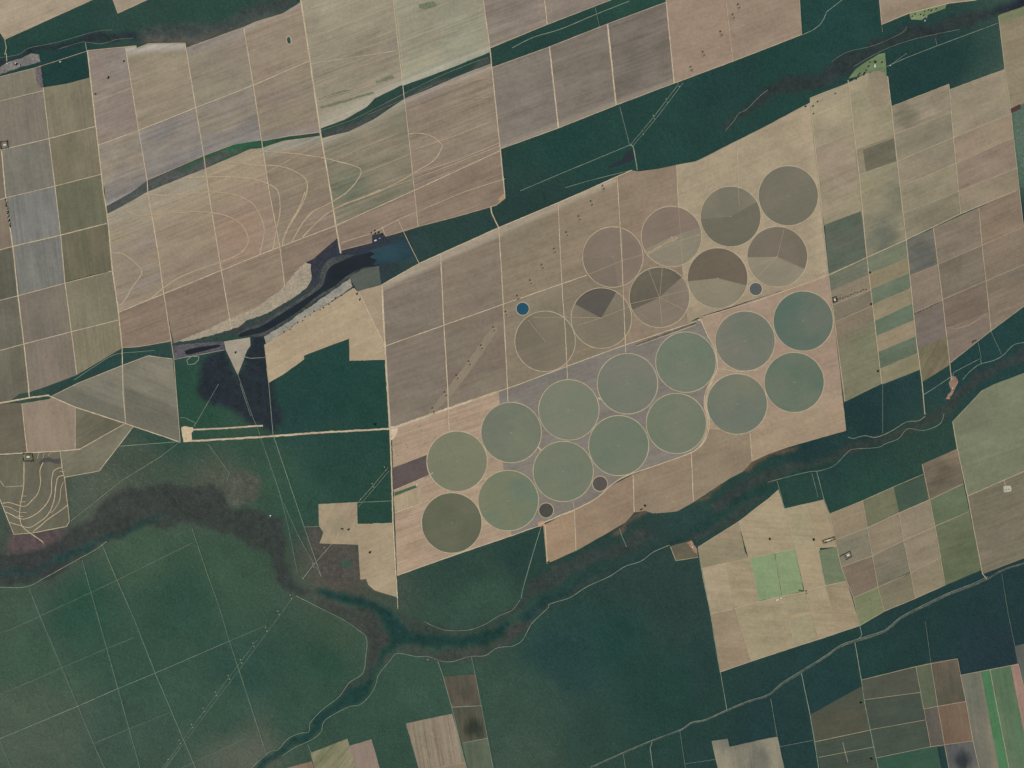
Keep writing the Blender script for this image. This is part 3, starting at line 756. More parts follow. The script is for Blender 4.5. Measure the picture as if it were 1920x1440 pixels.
field('pinkish grey field at the bottom edge next to the striped one', [(656, 1399), (696, 1387), (711, 1440), (728, 1500), (687, 1500), (668, 1440)], (142, 124, 112), (136, 118, 106), **lg)
field('pink brown sliver at the bottom edge by the creek branch', [(535, 1442), (584, 1428), (606, 1500), (470, 1500)], (142, 118, 98), **lg)

# belts of sand, wet soil and stains inside the fields
LIL, PALE = (134, 130, 126), (178, 176, 164)
V0, V1 = (490, 262), (199, 386)
for key in ('touching the western end of the diagonal', 'north of the valley strip, second', 'where green patches start'):
    belt(key, (199, 388), (490, 264), 70, (124, 121, 120), 0.75)
    belt(key, (199, 388), (490, 264), 12, (160, 154, 148), 0.6, '2')
for key in ('below the western tip of the valley strip', 'wide looping wheel tracks', 'enclosing the round end'):
    belt(key, (490, 278), (201, 402), 46, (136, 132, 124), 0.8)
    belt(key, (490, 278), (201, 402), 95, (166, 152, 122), 0.5, '2')
belt('pinched between the straight', (490, 268), (602, 250), 22, (134, 128, 124), 0.8)
belt('fan of curving wheel tracks', (602, 256), (492, 280), 26, (148, 144, 130), 0.8)
belt('scratches near the valley', (602, 244), (755, 162), 34, (174, 168, 148), 0.65)
belt('scratches near the valley', (700, 95), (701, 95), 60, (136, 124, 108), 0.7, '2', True)
belt('east of the double track', (755, 162), (918, 98), 26, (170, 170, 152), 0.6)
belt('east of the double track', (860, 60), (861, 60), 70, (148, 150, 128), 0.6, '2', True)
belt('hairpin wheel track', (757, 187), (603, 262), 26, (160, 152, 134), 0.7)
belt('hairpin wheel track', (655, 345), (656, 345), 60, (104, 112, 92), 0.7, '2', True)
belt('rounded wheel track arc', (920, 121), (757, 188), 18, (158, 146, 132), 0.7)
belt('pale ragged northern rim', (347, 82), (256, 90), 16, (172, 166, 156), 0.8)
belt('third from the west', (457, 52), (350, 90), 20, (142, 136, 130), 0.7)
belt('with the small green pond', (562, 6), (457, 52), 12, (156, 146, 136), 0.7)
belt('with dark bush spots', (230, 120), (231, 120), 50, (132, 122, 116), 0.7, '1', True)
belt('reddish tan field enclosing', (450, 440), (451, 440), 70, (156, 130, 108), 0.8, '1', True)
for key in ('westernmost of three', 'middle of three', 'easternmost of three'):
    belt(key, (939, 279), (1264, 156), 14, (150, 138, 122), 0.7)
belt('black green stain', (890, 1365), (891, 1365), 26, (44, 54, 46), 0.9, '1', True)
belt('brown plot with dark centre', (875, 1300), (876, 1300), 24, (76, 74, 62), 0.8, '1', True)
belt('dark burnt stain', (1806, 1425), (1807, 1425), 30, (46, 54, 60), 0.95, '1', True)
belt('grey tan stepped field', (1425, 1430), (1426, 1430), 40, (104, 104, 94), 0.8, '1', True)
belt('beside the green strips', (1830, 1310), (1846, 1400), 18, (98, 104, 92), 0.6)
belt('corner of the through road', (1725, 480), (1726, 480), 34, (92, 96, 90), 0.8, '1', True)
belt('under the eastern woodland block', (1700, 220), (1701, 220), 40, (104, 102, 84), 0.7, '1', True)
belt('long mottled olive field', (1660, 445), (1661, 445), 40, (100, 104, 92), 0.8, '1', True)
belt('dark brown square field', (1770, 892), (1771, 892), 30, (98, 88, 74), 0.8, '1', True)
belt('westernmost green pivots', (965, 1002), (745, 1078), 60, (172, 146, 120), 0.8, '1')
belt('westernmost green pivots', (745, 1040), (746, 1040), 60, (172, 146, 118), 0.6, '2', True)
belt('tan ground round the easternmost', (1500, 800), (1586, 790), 70, (160, 138, 112), 0.9)
belt('pale tan field filling', (1553, 516), (1519, 193), 26, (172, 154, 126), 0.6)
belt('pointed southern corner', (1080, 1032), (1026, 1056), 30, (166, 138, 108), 0.6)
belt('notched western side', (633, 985), (634, 985), 26, (138, 128, 102), 0.7, '1', True)
for key in ('beside the central wood', 'clumps north of the first', 'second from the west along', 'north-west corner of the central'):
    belt(key, (1157, 331), (716, 534), 16, (172, 158, 136), 0.65)
belt('east of the wedge', (250, 740), (338, 775), 14, (102, 100, 88), 0.7)
belt('narrowing to a western point', (150, 740), (236, 775), 12, (102, 102, 88), 0.7)

# ------------------------------------------------------------------ bare banks
def bank(label, poly, a, b, name, cat, z, mat=None, amp=0.35, grow=0.0):
    CLEAR_POLYS.append(poly)
    pp = rough_edges(poly, 5, 0.9)
    me, org = slab_mesh(name, pp, z, 0)
    o = link(name, me, mat or dirt_material(name + '_soil', a, b, 22, amp), loc=org)
    tag(o, label, cat, None, 'thing' if cat else 'structure')
    return o


bank('speckled pale sand bank north of the dark reservoir', [(327, 642), (390, 617), (430, 597), (480, 577), (530, 540), (560, 503), (572, 492), (583, 495), (584, 524), (575, 540), (545, 562), (500, 588), (462, 601), (448, 613), (410, 625), (365, 637)], (166, 154, 132), (150, 140, 122), 'sand_bank', 'sand bank', 0.62)
bank('whitish salt bank along the southern shore of the dark reservoir', [(656, 522), (661, 537), (625, 563), (580, 591), (530, 624), (499, 645), (495, 631), (530, 611), (580, 576), (630, 541)], (158, 154, 138), (134, 132, 122), 'salt_bank', 'salt bank', 0.66)
bank('grey speckled mud flat by the north-west homestead', [(15, 116), (38, 110), (58, 100), (73, 102), (76, 116), (45, 124), (20, 132), (0, 140), (-10, 132)], (132, 128, 120), (108, 106, 104), 'mud_flat', 'mud flat', 0.70, amp=0.5)
bank('grey mud flat at the tail of the dark reservoir', [(324, 648), (350, 645), (380, 643), (420, 640), (421, 655), (380, 665), (326, 673)], (102, 98, 100), (74, 72, 80), 'mud_flat', 'mud flat', 0.74, amp=0.6)
bank('purple grey burnt patch beside the dark forest rectangle', [(68, 127), (76, 122), (81, 164), (76, 163), (70, 155), (67, 142)], (112, 102, 104), (92, 86, 92), 'burnt_patch', 'burnt patch', 0.78, amp=0.5)
bank('red earth yard at the ford of the eastern river', [(1783, 705), (1792, 706), (1797, 716), (1789, 732), (1780, 749), (1772, 748), (1784, 732), (1779, 718)], (158, 128, 108), (134, 112, 96), 'earth_yard', 'yard', 0.82, amp=0.4)
bank('pale earth yard at the western end of the two airstrips', [(340, 801), (346, 799), (361, 801), (364, 806), (359, 812), (360, 826), (364, 828), (344, 829)], (206, 188, 152), (194, 174, 140), 'earth_yard', 'yard', 0.86, amp=0.2)
bank('pale round yard where the main farm road meets the reserve', [(729, 800), (738, 799), (746, 804), (743, 815), (738, 823), (731, 827)], (206, 188, 158), (194, 176, 146), 'earth_yard', 'yard', 0.90, amp=0.2)
bank('rust earth yard beside the paddock on the river bank', [(1287, 1018), (1296, 1013), (1307, 1030), (1308, 1042), (1298, 1030)], (158, 130, 106), (142, 120, 98), 'earth_yard', 'yard', 1.9, amp=0.3)
bank('orange earth spot at the end of the canal road', [(1007, 981), (1019, 976), (1022, 984), (1010, 988)], (190, 150, 112), (180, 140, 106), 'earth_yard', 'yard', 1.94, amp=0.2)
bank('dark grey pond bed in the terraced field', [(73, 868), (80, 859), (92, 857), (100, 861), (113, 859), (114, 868), (104, 869), (96, 866), (84, 867), (76, 872)], (84, 84, 78), (78, 78, 74), 'pond_bed', 'pond bed', 1.98, amp=0.1)
bank('white gravel pad with two sheds in the striped eastern field', [(1881, 912), (1895, 911), (1896, 921), (1882, 923)], (190, 184, 166), (180, 174, 156), 'gravel_pad', 'pad', 2.02, amp=0.15)
bank('pale strip left bare under the pylons in the brown field', [(928, 604), (933, 602), (931, 624), (880, 698), (852, 735), (816, 772), (802, 777), (835, 732), (868, 690)], (142, 130, 110), (136, 124, 106), 'bare_strip', 'bare strip', 2.06, amp=0.12)
bank('pale horizontal strip in the olive tan field', [(1480, 1155), (1521, 1145), (1523, 1151), (1482, 1161)], (168, 154, 120), (164, 148, 116), 'bare_strip', 'bare strip', 2.10, amp=0.12)
bank('long dark grassed canal bank above the green pivots', [(1192, 645), (1304, 604), (1305, 607), (1193, 648)], (104, 98, 76), (92, 90, 70), 'canal_bank', 'canal bank', 2.14, M_DARKSTRIP)
bank('worn pale corner of the brown field by the wood', [(934, 374), (946, 362), (947, 371), (936, 378)], (176, 146, 106), (168, 140, 104), 'bare_strip', 'bare strip', 2.18, amp=0.15)


for k, (lb, poly) in enumerate([('long dark green weed streak in the tall pale olive field by the wide lane', [(598, 184), (640, 170), (662, 168), (655, 173), (625, 180), (598, 188)]),
                                ('second dark green weed streak nearer the valley strip', [(600, 200), (650, 186), (700, 172), (702, 175), (650, 191), (602, 204)]),
                                ('dark green weed patch west of the double track', [(704, 152), (735, 140), (740, 146), (722, 153), (706, 157)]),
                                ('green weed patch at the top of the eastern tall olive field', [(785, 8), (812, 2), (820, 10), (800, 18), (786, 15)]),
                                ('pale worn streak across the middle of the brown and olive dry pivot', [(1212, 474), (1240, 458), (1262, 443), (1273, 444), (1268, 450), (1245, 460), (1214, 479)]),
                                ('pale mown strip along the through road beside the dry pivot', [(1506, 519), (1525, 512), (1550, 508), (1551, 513), (1525, 518), (1507, 524)])]):
    cols = ((108, 116, 94), (124, 124, 102)) if k < 4 else ((164, 150, 124), (152, 138, 114))
    bank(lb, poly, cols[0], cols[1], 'weed_streak' if k < 4 else 'worn_streak', 'weeds' if k < 4 else 'bare strip', 2.5 + 0.03 * k, amp=0.35)
bank('dark grey muddy margin round the narrow reservoir', [(640, 478), (616, 486), (602, 505), (598, 530), (583, 546), (553, 566), (508, 594), (486, 608), (462, 615), (446, 624), (446, 632), (474, 632), (498, 630), (532, 611), (562, 589), (602, 556), (634, 540), (652, 522), (682, 504), (700, 500), (690, 476)], (80, 84, 82), (54, 60, 60), 'mud_margin', 'mud flat', 0.46, amp=0.55)


# ------------------------------------------------------------------ water
def water(label, poly, mat, name, cat, z):
    CLEAR_POLYS.append(poly)
    me, org = slab_mesh(name, rough_edges(smooth(list(poly) + [poly[0]], sub=4)[:-1], 6, 0.4), z, 0)
    o = link(name, me, mat, loc=org)
    tag(o, label, cat, None, 'structure' if cat is None else 'thing')
    return o


water('dark winding reservoir water between sand banks', [(702, 468), (690, 474), (662, 480), (640, 490), (622, 498), (612, 512), (606, 534), (590, 548), (560, 568), (522, 592), (500, 606), (482, 615), (462, 620), (448, 628), (452, 632), (470, 628), (496, 622), (524, 606), (556, 586), (598, 553), (628, 536), (648, 519), (680, 502), (710, 498), (712, 480)], M_RES, 'reservoir', None, 0.50)
water('teal lake held by the short dam', [(690, 470), (712, 464), (735, 457), (760, 451), (767, 462), (775, 478), (760, 486), (735, 492), (716, 494), (700, 497), (706, 488), (694, 482), (702, 476)], M_LAKE, 'lake', None, 0.54)
water('dark puddle in the grey mud flat at the reservoir tail', [(346, 658), (362, 653), (388, 649), (410, 646), (412, 650), (390, 656), (366, 662), (350, 665)], M_RES, 'pool', None, 0.98)
water('black pool behind the small northern dam', [(1138, 316), (1150, 306), (1165, 300), (1172, 288), (1184, 281), (1191, 286), (1192, 296), (1180, 303), (1160, 311)], water_material('pool_water', (26, 36, 42), (30, 42, 46)), 'pool', None, 0.58)
water('small green pond with a pale rim in the tan field', [(538, 72), (541, 69), (544, 72), (545, 80), (542, 82), (539, 79)], M_GREENPOND, 'pond', 'pond', 2.30)
bank('pale rim round the small green pond', [(536, 70), (541, 66), (546, 70), (548, 80), (543, 85), (537, 81)], (172, 158, 134), (168, 152, 128), 'pale_bank', 'bank', 2.22, amp=0.1)


def disc_mesh(name, r, z, a0=0.0, a1=360.0, r0=0.0, n=120, zb=-1.5):
    k = max(3, int(n * (a1 - a0) / 360.0))
    full = abs(a1 - a0 - 360) < 1e-6
    ang = [math.radians(a0 + (a1 - a0) * i / k) for i in range(k if full else k + 1)]
    bm = bmesh.new()
    out = [bm.verts.new((r * math.cos(t), r * math.sin(t), z)) for t in ang]
    if r0 > 0:
        inn = [bm.verts.new((r0 * math.cos(t), r0 * math.sin(t), z)) for t in ang]
        m = len(ang)
        for i in range(m if full else m - 1):
            j = (i + 1) % m
            bm.faces.new((out[i], out[j], inn[j], inn[i]))
    else:
        c = bm.verts.new((0, 0, z))
        m = len(ang)
        for i in range(m if full else m - 1):
            bm.faces.new((c, out[i], out[(i + 1) % m]))
    low = [bm.verts.new((v.co.x, v.co.y, zb)) for v in out]
    m = len(ang)
    for i in range(m if full else m - 1):
        j = (i + 1) % m
        bm.faces.new((low[i], low[j], out[j], out[i]))
    me = bpy.data.meshes.new(name)
    bm.to_mesh(me)
    bm.free()
    return me


def round_tank(label, c, r, mat, name, rimmat, cat):
    root = link(name, None, loc=W(c))
    link('water', disc_mesh('water', r * S, 2.35), mat, root)
    link('rim', disc_mesh('rim', (r + 1.6) * S, 2.6, r0=r * S), rimmat, root)
    tag(root, label, cat, 'round irrigation tanks')
    FIELD_POLYS.append([(c[0] + r * math.cos(t * 0.3), c[1] + r * math.sin(t * 0.3)) for t in range(21)])


round_tank('bright blue round tank north-west of the dry pivots', (980, 579), 11.5, M_POND, 'water_tank', M_RIM, 'tank')
round_tank('grey round tank beside the through road east of the dry pivots', (1417, 542), 11.5, M_GREYPOND, 'water_tank', M_RIM, 'tank')
round_tank('dark round plot at the canal bend among the green pivots', (1125, 907), 13.5, dirt_material('dark_silt', (92, 86, 80), (84, 80, 74), 20, 0.1), 'settling_pond', M_RIM, 'pond')
round_tank('dark round plot near the end of the canal road', (1024, 957), 13.2, dirt_material('dark_silt_wet', (80, 80, 72), (74, 74, 68), 20, 0.1), 'settling_pond', M_RIM, 'pond')


# ------------------------------------------------------------------ pivot fields
ARM = bmesh.new()
for i in range(8):
    x0, x1 = 52.0 * i + 4, 52.0 * (i + 1) + 4
    for (y0, z0) in ((-1.0, 4.0), (1.0, 4.0), (0.0, 5.2)):
        bmesh.ops.create_cube(ARM, size=1.0, matrix=__import__('mathutils').Matrix.Translation(((x0 + x1) / 2, y0, z0)) @ __import__('mathutils').Matrix.Diagonal((52, 0.28, 0.25, 1)))
    for sy in (-2.2, 2.2):
        bmesh.ops.create_cube(ARM, size=1.0, matrix=__import__('mathutils').Matrix.Translation((x1, sy, 2.6)) @ __import__('mathutils').Matrix.Diagonal((0.6, 0.6, 3.4, 1)))
ARM_ME = bpy.data.meshes.new('irrigation_arm')
ARM.to_mesh(ARM_ME)
ARM.free()
ARM_ME.materials.append(M_STEEL)
_pk = [0]


def crop(c):
    t = soil(c, 0.26)
    return (t[0] * 1.05 + 2, t[1] * 1.03, t[2] * 1.01) if c[1] > c[0] else t


def pivot(label, c, r, base, b2, sectors=(), arm=90.0, group='dry pivot fields', ang=19.0, amp=0.16, rim=1.5, rimmat=None):
    k = _pk[0]
    _pk[0] += 1
    x, y = c
    root = link('pivot_field', None, loc=W((x, y)))
    zb = 2.35 + 0.02 * (k % 5)
    link('rim_track', disc_mesh('rim_track', r * S, zb, r0=(r - rim) * S), rimmat or M_RIM, root)
    spans = []
    if sectors:
        for (a0, a1, ca, cb) in sectors:
            spans.append((a0, a1, ca, cb))
        ss = sorted(spans)
        for i, s_ in enumerate(ss):
            nxt = ss[(i + 1) % len(ss)][0] + (360 if i == len(ss) - 1 else 0)
            if nxt - s_[1] > 0.5:
                spans.append((s_[1], nxt, base, b2))
    else:
        spans.append((0.0, 360.0, base, b2))
    for (a0, a1, ca, cb) in spans:
        o = link('crop_sector' if len(spans) > 1 else 'crop', disc_mesh('crop', (r - rim) * S, zb + 0.012, a0, a1), M_CROP, root)
        o['soil_a'] = alb(crop(ca))[:3]
        o['soil_b'] = alb(crop(cb))[:3]
        o['row_angle'] = math.radians(-ang)
        o['row_amount'] = float(amp)
    a = link('irrigation_arm', ARM_ME, None, root, loc=(0, 0, zb))
    a.rotation_euler = (0, 0, math.radians(arm))
    link('pivot_pad', disc_mesh('pivot_pad', 6.0, zb + 0.06, n=16), M_RIM, root)
    tag(root, label, 'pivot field', group)
    FIELD_POLYS.append([(x + r * math.cos(t * 0.1), y + r * math.sin(t * 0.1)) for t in range(63)])
    return root


DB, DB2 = (112, 106, 88), (106, 100, 84)
pivot('dry olive pivot field in the north-east corner, against the farm boundary', (1478, 367), 57, (110, 108, 90), (118, 112, 94), arm=215)
pivot('dry pivot field split into a lighter upper and darker lower part', (1370, 406), 57.5, (104, 102, 84), (110, 106, 88), [(29, 185, (116, 112, 94), (124, 118, 98))], arm=185)
pivot('dry pivot field with dark upper half and pale lower wedge beside the grey tank', (1457.5, 481.5), 57.5, (142, 130, 108), (134, 126, 104), [(-24, 181, (112, 104, 86), (118, 108, 92))], arm=-24)
pivot('dry pivot field with brown upper half and a pale streak across its middle', (1259, 443.5), 57.5, (132, 124, 102), (138, 128, 106), [(18, 206, (132, 114, 98), (126, 110, 94))], arm=205, amp=0.24)
pivot('plain brown dry pivot field, westernmost of the upper row', (1149, 482), 57.5, (130, 114, 99), (124, 108, 93), [(183, 280, (120, 106, 91), (126, 110, 96))], arm=183)
pivot('dry pivot field with a dark brown upper half and pale lower half', (1345.5, 521.5), 57.5, (138, 129, 104), (130, 122, 100), [(-14, 186, (110, 98, 82), (104, 94, 78))], arm=-14)
pivot('dry pivot field with dark upper-left half and spoke-like wheel lines', (1236.5, 557.5), 57.5, (126, 114, 96), (132, 118, 100), [(42, 205, (98, 92, 78), (108, 100, 84))], arm=42, amp=0.24)
pivot('dry pivot field with one dark grey wedge', (1127.5, 596.5), 57.5, (128, 117, 97), (120, 110, 92), [(60, 152, (96, 90, 82), (90, 86, 78))], arm=152, amp=0.22)
pivot('brown dry pivot field beside the bright blue tank', (1022, 640), 57.5, (126, 114, 95), (118, 108, 90), [(120, 200, (114, 106, 88), (120, 110, 92))], arm=200, amp=0.24)
G1, G2 = (98, 116, 98), (106, 118, 102)
gp = dict(group='green pivot fields', amp=0.13)
pivot('teal green pivot field in the east touching the farm boundary', (1506, 602), 57, (76, 104, 94), (92, 108, 96), arm=70, **gp)
pivot('grey green pivot field on the upper row, second from the east edge', (1397, 639.5), 57, (98, 112, 100), (108, 114, 102), arm=10, **gp)
pivot('teal green pivot field on the lower row, furthest east', (1489, 717), 57, (94, 112, 96), (80, 106, 92), arm=300, **gp)
pivot('green pivot field on the upper row at the top of the canal bend', (1286, 679), 57.5, (96, 116, 98), (104, 118, 102), arm=150, **gp)
pivot('grey green pivot field on the lower row just east of the canal bend', (1382, 757.5), 57.5, (108, 116, 98), (96, 112, 100), arm=330, **gp)
pivot('grey green pivot field on the upper row below the long canal bank', (1176.5, 719.5), 57.5, (100, 114, 102), (108, 116, 104), arm=30, **gp)
pivot('green pivot field hugged by the canal road bend', (1268, 794), 57.2, (98, 116, 96), (106, 118, 100), arm=100, **gp)
pivot('pale green pivot field on the upper row, third from the west', (1066.5, 768.5), 57.5, (106, 120, 102), (112, 120, 104), arm=60, **gp)
pivot('green pivot field on the lower row beside the dark round plot of the bend', (1160, 835.5), 57.2, (102, 116, 98), (94, 114, 98), arm=250, **gp)
pivot('grey green pivot field on the upper row, second from the west', (958.5, 811), 57.5, (106, 118, 98), (100, 112, 98), arm=80, **gp)
pivot('olive green pivot field on the lower row between two dark round plots', (1056, 884), 57.3, (106, 118, 98), (100, 116, 98), arm=20, **gp)
pivot('olive pivot field on the upper row, westernmost, with a faint inner ring', (857, 865), 57.7, (112, 120, 96), (108, 116, 94), arm=120, rim=1.9, **gp)
pivot('green pivot field on the lower row, second from the west', (953, 938.5), 57.5, (108, 118, 92), (92, 116, 96), arm=290, **gp)
pivot('dark olive pivot field with radiating pale spokes at the south-west', (847, 980.5), 57.7, (86, 96, 76), (94, 102, 82), arm=45, rim=1.9, group='green pivot fields', amp=0.16)

# ------------------------------------------------------------------ roads and tracks
ROADS = []
_ri = [0]


def ribbon(bm, pts, width, z, wob=0.16):
    P = [np.array(q, float) for q in pts]
    Q = [P[0]]
    for a, b in zip(P[:-1], P[1:]):
        L = np.linalg.norm(b - a)
        k = max(1, int(L / 5.0))
        for j in range(1, k + 1):
            Q.append(a + (b - a) * j / k)
    prev = None
    n = len(Q)
    for i in range(n):
        t = Q[min(i + 1, n - 1)] - Q[max(i - 1, 0)]
        t = t / max(np.linalg.norm(t), 1e-6)
        nn = np.array([-t[1], t[0]])
        h = hash01(Q[i][0], Q[i][1], z)
        h2 = hash01(Q[i][0], Q[i][1], z + 3)
        w = width * (1 + wob * (2 * h - 1)) / 2
        c = Q[i] + nn * width * 0.12 * (2 * h2 - 1)
        a, b = bm.verts.new(W(c + nn * w, z)), bm.verts.new(W(c - nn * w, z))
        if prev:
            bm.faces.new((prev[0], a, b, prev[1]))
        prev = (a, b)
    ROADS.append((Q, width))


def network(name, label, mat, lines, width=2.0, curved=False):
    bm = bmesh.new()
    for ln in lines:
        w = width
        if isinstance(ln, dict):
            w, ln = ln['w'], ln['p']
        z = 2.75 + 0.025 * (_ri[0] % 56)
        _ri[0] += 1
        ribbon(bm, smooth(ln) if curved else ln, w, z)
    for f in bm.faces:
        if f.normal.z < 0:
            f.normal_flip()
    me = bpy.data.meshes.new(name)
    bm.to_mesh(me)
    bm.free()
    o = link(name, me, mat)
    tag(o, label, None, None, 'structure')
    return o


R3 = [(164, 95), (177, 212), (194, 360), (201, 402), (211, 507), (221, 577), (229, 651)]
network('farm_road', 'pale dirt lanes of the western field grid', M_ROAD, [
    dict(w=2.04, p=[(3, 283), (11, 371), (24, 462), (34, 555), (45, 645), (53, 720), (55, 745)]),
    [(81, 164), (92, 260), (103, 349), (114, 441), (122, 531), (134, 622), (144, 702)],
    dict(w=2.21, p=R3),
    dict(w=1.10, p=[(-40, 200), (0, 190), (81, 170)]), dict(w=1.44, p=[(-40, 292), (3, 281), (92, 260), (179, 237)]), dict(w=1.10, p=[(-40, 386), (11, 371), (103, 349), (190, 327)]),
    dict(w=1.70, p=[(-40, 480), (24, 462), (114, 441), (200, 419)]), dict(w=1.27, p=[(-40, 573), (33, 555), (122, 531), (211, 508)]),
    dict(w=1.36, p=[(-40, 668), (45, 645), (134, 622), (222, 600)])], 1.44)
network('farm_road', 'pale dirt lanes of the northern field block', M_ROAD, [
    [(235, 88), (260, 245), (276, 338), (277, 360), (296, 470), (307, 551), (322, 645)],
    [(347, 81), (367, 202), (382, 291), (391, 360), (415, 507), (434, 617)],
    [(457, 52), (475, 160), (490, 260), (505, 360), (525, 465), (534, 537)],
    dict(w=2.72, p=[(555, -60), (564, 0), (581, 112), (601, 250), (620, 360), (630, 425), (639, 475)]),
    dict(w=1.27, p=[(728, -60), (737, 0), (755, 158), (767, 262), (777, 358), (784, 425)]),
    dict(w=0.85, p=[(733, -60), (741, 0), (757, 140)]),
    dict(w=2.04, p=[(898, -60), (906, 0), (919, 95), (938, 282), (947, 371)]),
    [(185, 272), (260, 245), (367, 202), (475, 160), (581, 114)], dict(w=0.94, p=[(581, 120), (660, 108), (745, 95)]),
    [(222, 586), (307, 551), (415, 507), (524, 463), (630, 423), (777, 357), (939, 282)],
    dict(w=0.94, p=[(640, 455), (697, 438), (746, 412), (870, 360), (947, 335)]), dict(w=1.02, p=[(746, 412), (765, 452), (786, 494)]), dict(w=0.85, p=[(716, 425), (723, 443)])], 1.53)
network('headland_track', 'pale headland tracks along the wood edges of the northern block', M_SOFT, [
    dict(w=1.6, p=[(164, 95), (235, 88), (255, 86), (256, 91), (278, 82), (347, 81)]), [(350, 90), (457, 51), (480, 41), (530, 26), (562, 6)],
    [(276, 338), (382, 292), (437, 271)], [(490, 265), (542, 255), (601, 248)], [(640, 469), (697, 455)], [(742, 438), (784, 425), (860, 405), (930, 385), (947, 371)],
    [(229, 652), (260, 650), (290, 645), (322, 638)], [(9, 74), (172, 0), (306, -60)], [(212, 0), (221, 25), (275, 0)]], 1.1)
network('wheel_track', 'wide looping wheel tracks curving over the northern fields', M_SOFT, [
    [(226, 389), (245, 399), (265, 404), (320, 400), (370, 397), (405, 400), (435, 409), (455, 424), (465, 445), (462, 462), (447, 477), (415, 491), (375, 504), (337, 520), (307, 540), (282, 561)],
    [(270, 365), (312, 366), (350, 364), (390, 360), (435, 364), (465, 376), (480, 390), (492, 415), (495, 437), (487, 477)],
    [(211, 474), (230, 476), (250, 490), (265, 507), (262, 520), (247, 540), (235, 562), (222, 575)],
    [(415, 304), (450, 306), (480, 310), (520, 311), (550, 320), (572, 335), (576, 355), (566, 385), (548, 415), (534, 440), (529, 462)],
    [(345, 334), (387, 332), (437, 332), (480, 337), (505, 346), (520, 357), (525, 380), (524, 405), (517, 435), (512, 467)],
    [(487, 284), (542, 287), (605, 296), (642, 305), (667, 312), (677, 320), (672, 335), (652, 359), (620, 380), (587, 397), (565, 422), (547, 454)],
    [(767, 252), (787, 250), (810, 256), (827, 270), (827, 280), (812, 302), (780, 322), (755, 337), (705, 362), (642, 385), (605, 407), (567, 445)],
    [(572, 360), (562, 387), (545, 417), (530, 450)]], 2.1, True)
network('wheel_track', 'straight pale tramlines across the striped northern fields', M_SOFT, [
    [(630, 299), (690, 273), (747, 250)], [(677, 327), (767, 290)], dict(w=1.5, p=[(780, 280), (850, 256), (914, 231)]), dict(w=1.3, p=[(777, 326), (860, 300), (937, 268)]),
    dict(w=1.3, p=[(705, 360), (778, 335), (850, 308), (936, 274)]), [(838, 160), (921, 145)], [(855, 186), (926, 182)], [(605, 112), (700, 85)], [(590, 155), (660, 130), (748, 100)],
    [(570, 20), (640, 0)], [(500, 45), (560, 25)], [(748, 95), (890, 40)], [(270, 404), (340, 376), (390, 360)], [(600, 185), (680, 165), (750, 145)],
    dict(w=1.2, p=[(498, 325), (560, 290), (600, 268)]), dict(w=2.2, p=[(640, 385), (700, 362), (712, 356)])], 0.9)
network('farm_road', 'pale orange dirt lanes between the grey north-eastern fields', M_ROAD, [
    dict(w=1.9, p=[(1012, -60), (1021, 0), (1026, 46)]), dict(w=2.4, p=[(1030, 87), (1047, 240)]), dict(w=1.4, p=[(1127, -60), (1134, 0)]), dict(w=2.8, p=[(1139, 45), (1155, 197)]),
    dict(w=2.0, p=[(1249, 4), (1264, 156)]), dict(w=0.8, p=[(1362, 7), (1374, 115)]), dict(w=1.0, p=[(939, 279), (1047, 240), (1155, 197), (1264, 156), (1374, 115), (1503, 65)]),
    dict(w=0.8, p=[(922, 127), (1030, 88), (1139, 45), (1249, 4)]), dict(w=0.9, p=[(919, 90), (960, 73), (1026, 46), (1145, 0)]),
    dict(w=0.9, p=[(1499, 0), (1503, 65)]), dict(w=1.2, p=[(1649, 0), (1653, 46), (1704, 25), (1780, 6), (1830, 0)])], 1.4)
network('forest_track', 'thin pale tracks through the north-eastern wood', M_FAINT, [
    dict(w=0.7, p=[(1162, 200), (1181, 274)]), dict(w=0.7, p=[(1182, 272), (1226, 219), (1272, 158)]), dict(w=0.7, p=[(1187, 273), (1232, 220), (1281, 155)]),
    dict(w=0.9, p=[(975, 358), (1060, 322), (1181, 272)]), dict(w=1.8, p=[(1182, 271), (1187, 275), (1192, 300), (1195, 319)]), dict(w=0.8, p=[(1060, 352), (1100, 340), (1183, 319)]),
    dict(w=1.2, p=[(1579, 0), (1550, 22), (1545, 35), (1537, 47), (1523, 57), (1503, 66)]), dict(w=0.9, p=[(1662, 125), (1700, 108), (1757, 86), (1800, 70), (1872, 43)]),
    dict(w=0.6, p=[(1757, 86), (1754, 72)]), dict(w=0.6, p=[(1672, 120), (1700, 100)]), dict(w=0.6, p=[(1116, 14), (1124, 50)]), dict(w=0.6, p=[(1653, 46), (1655, 60)])], 0.8)
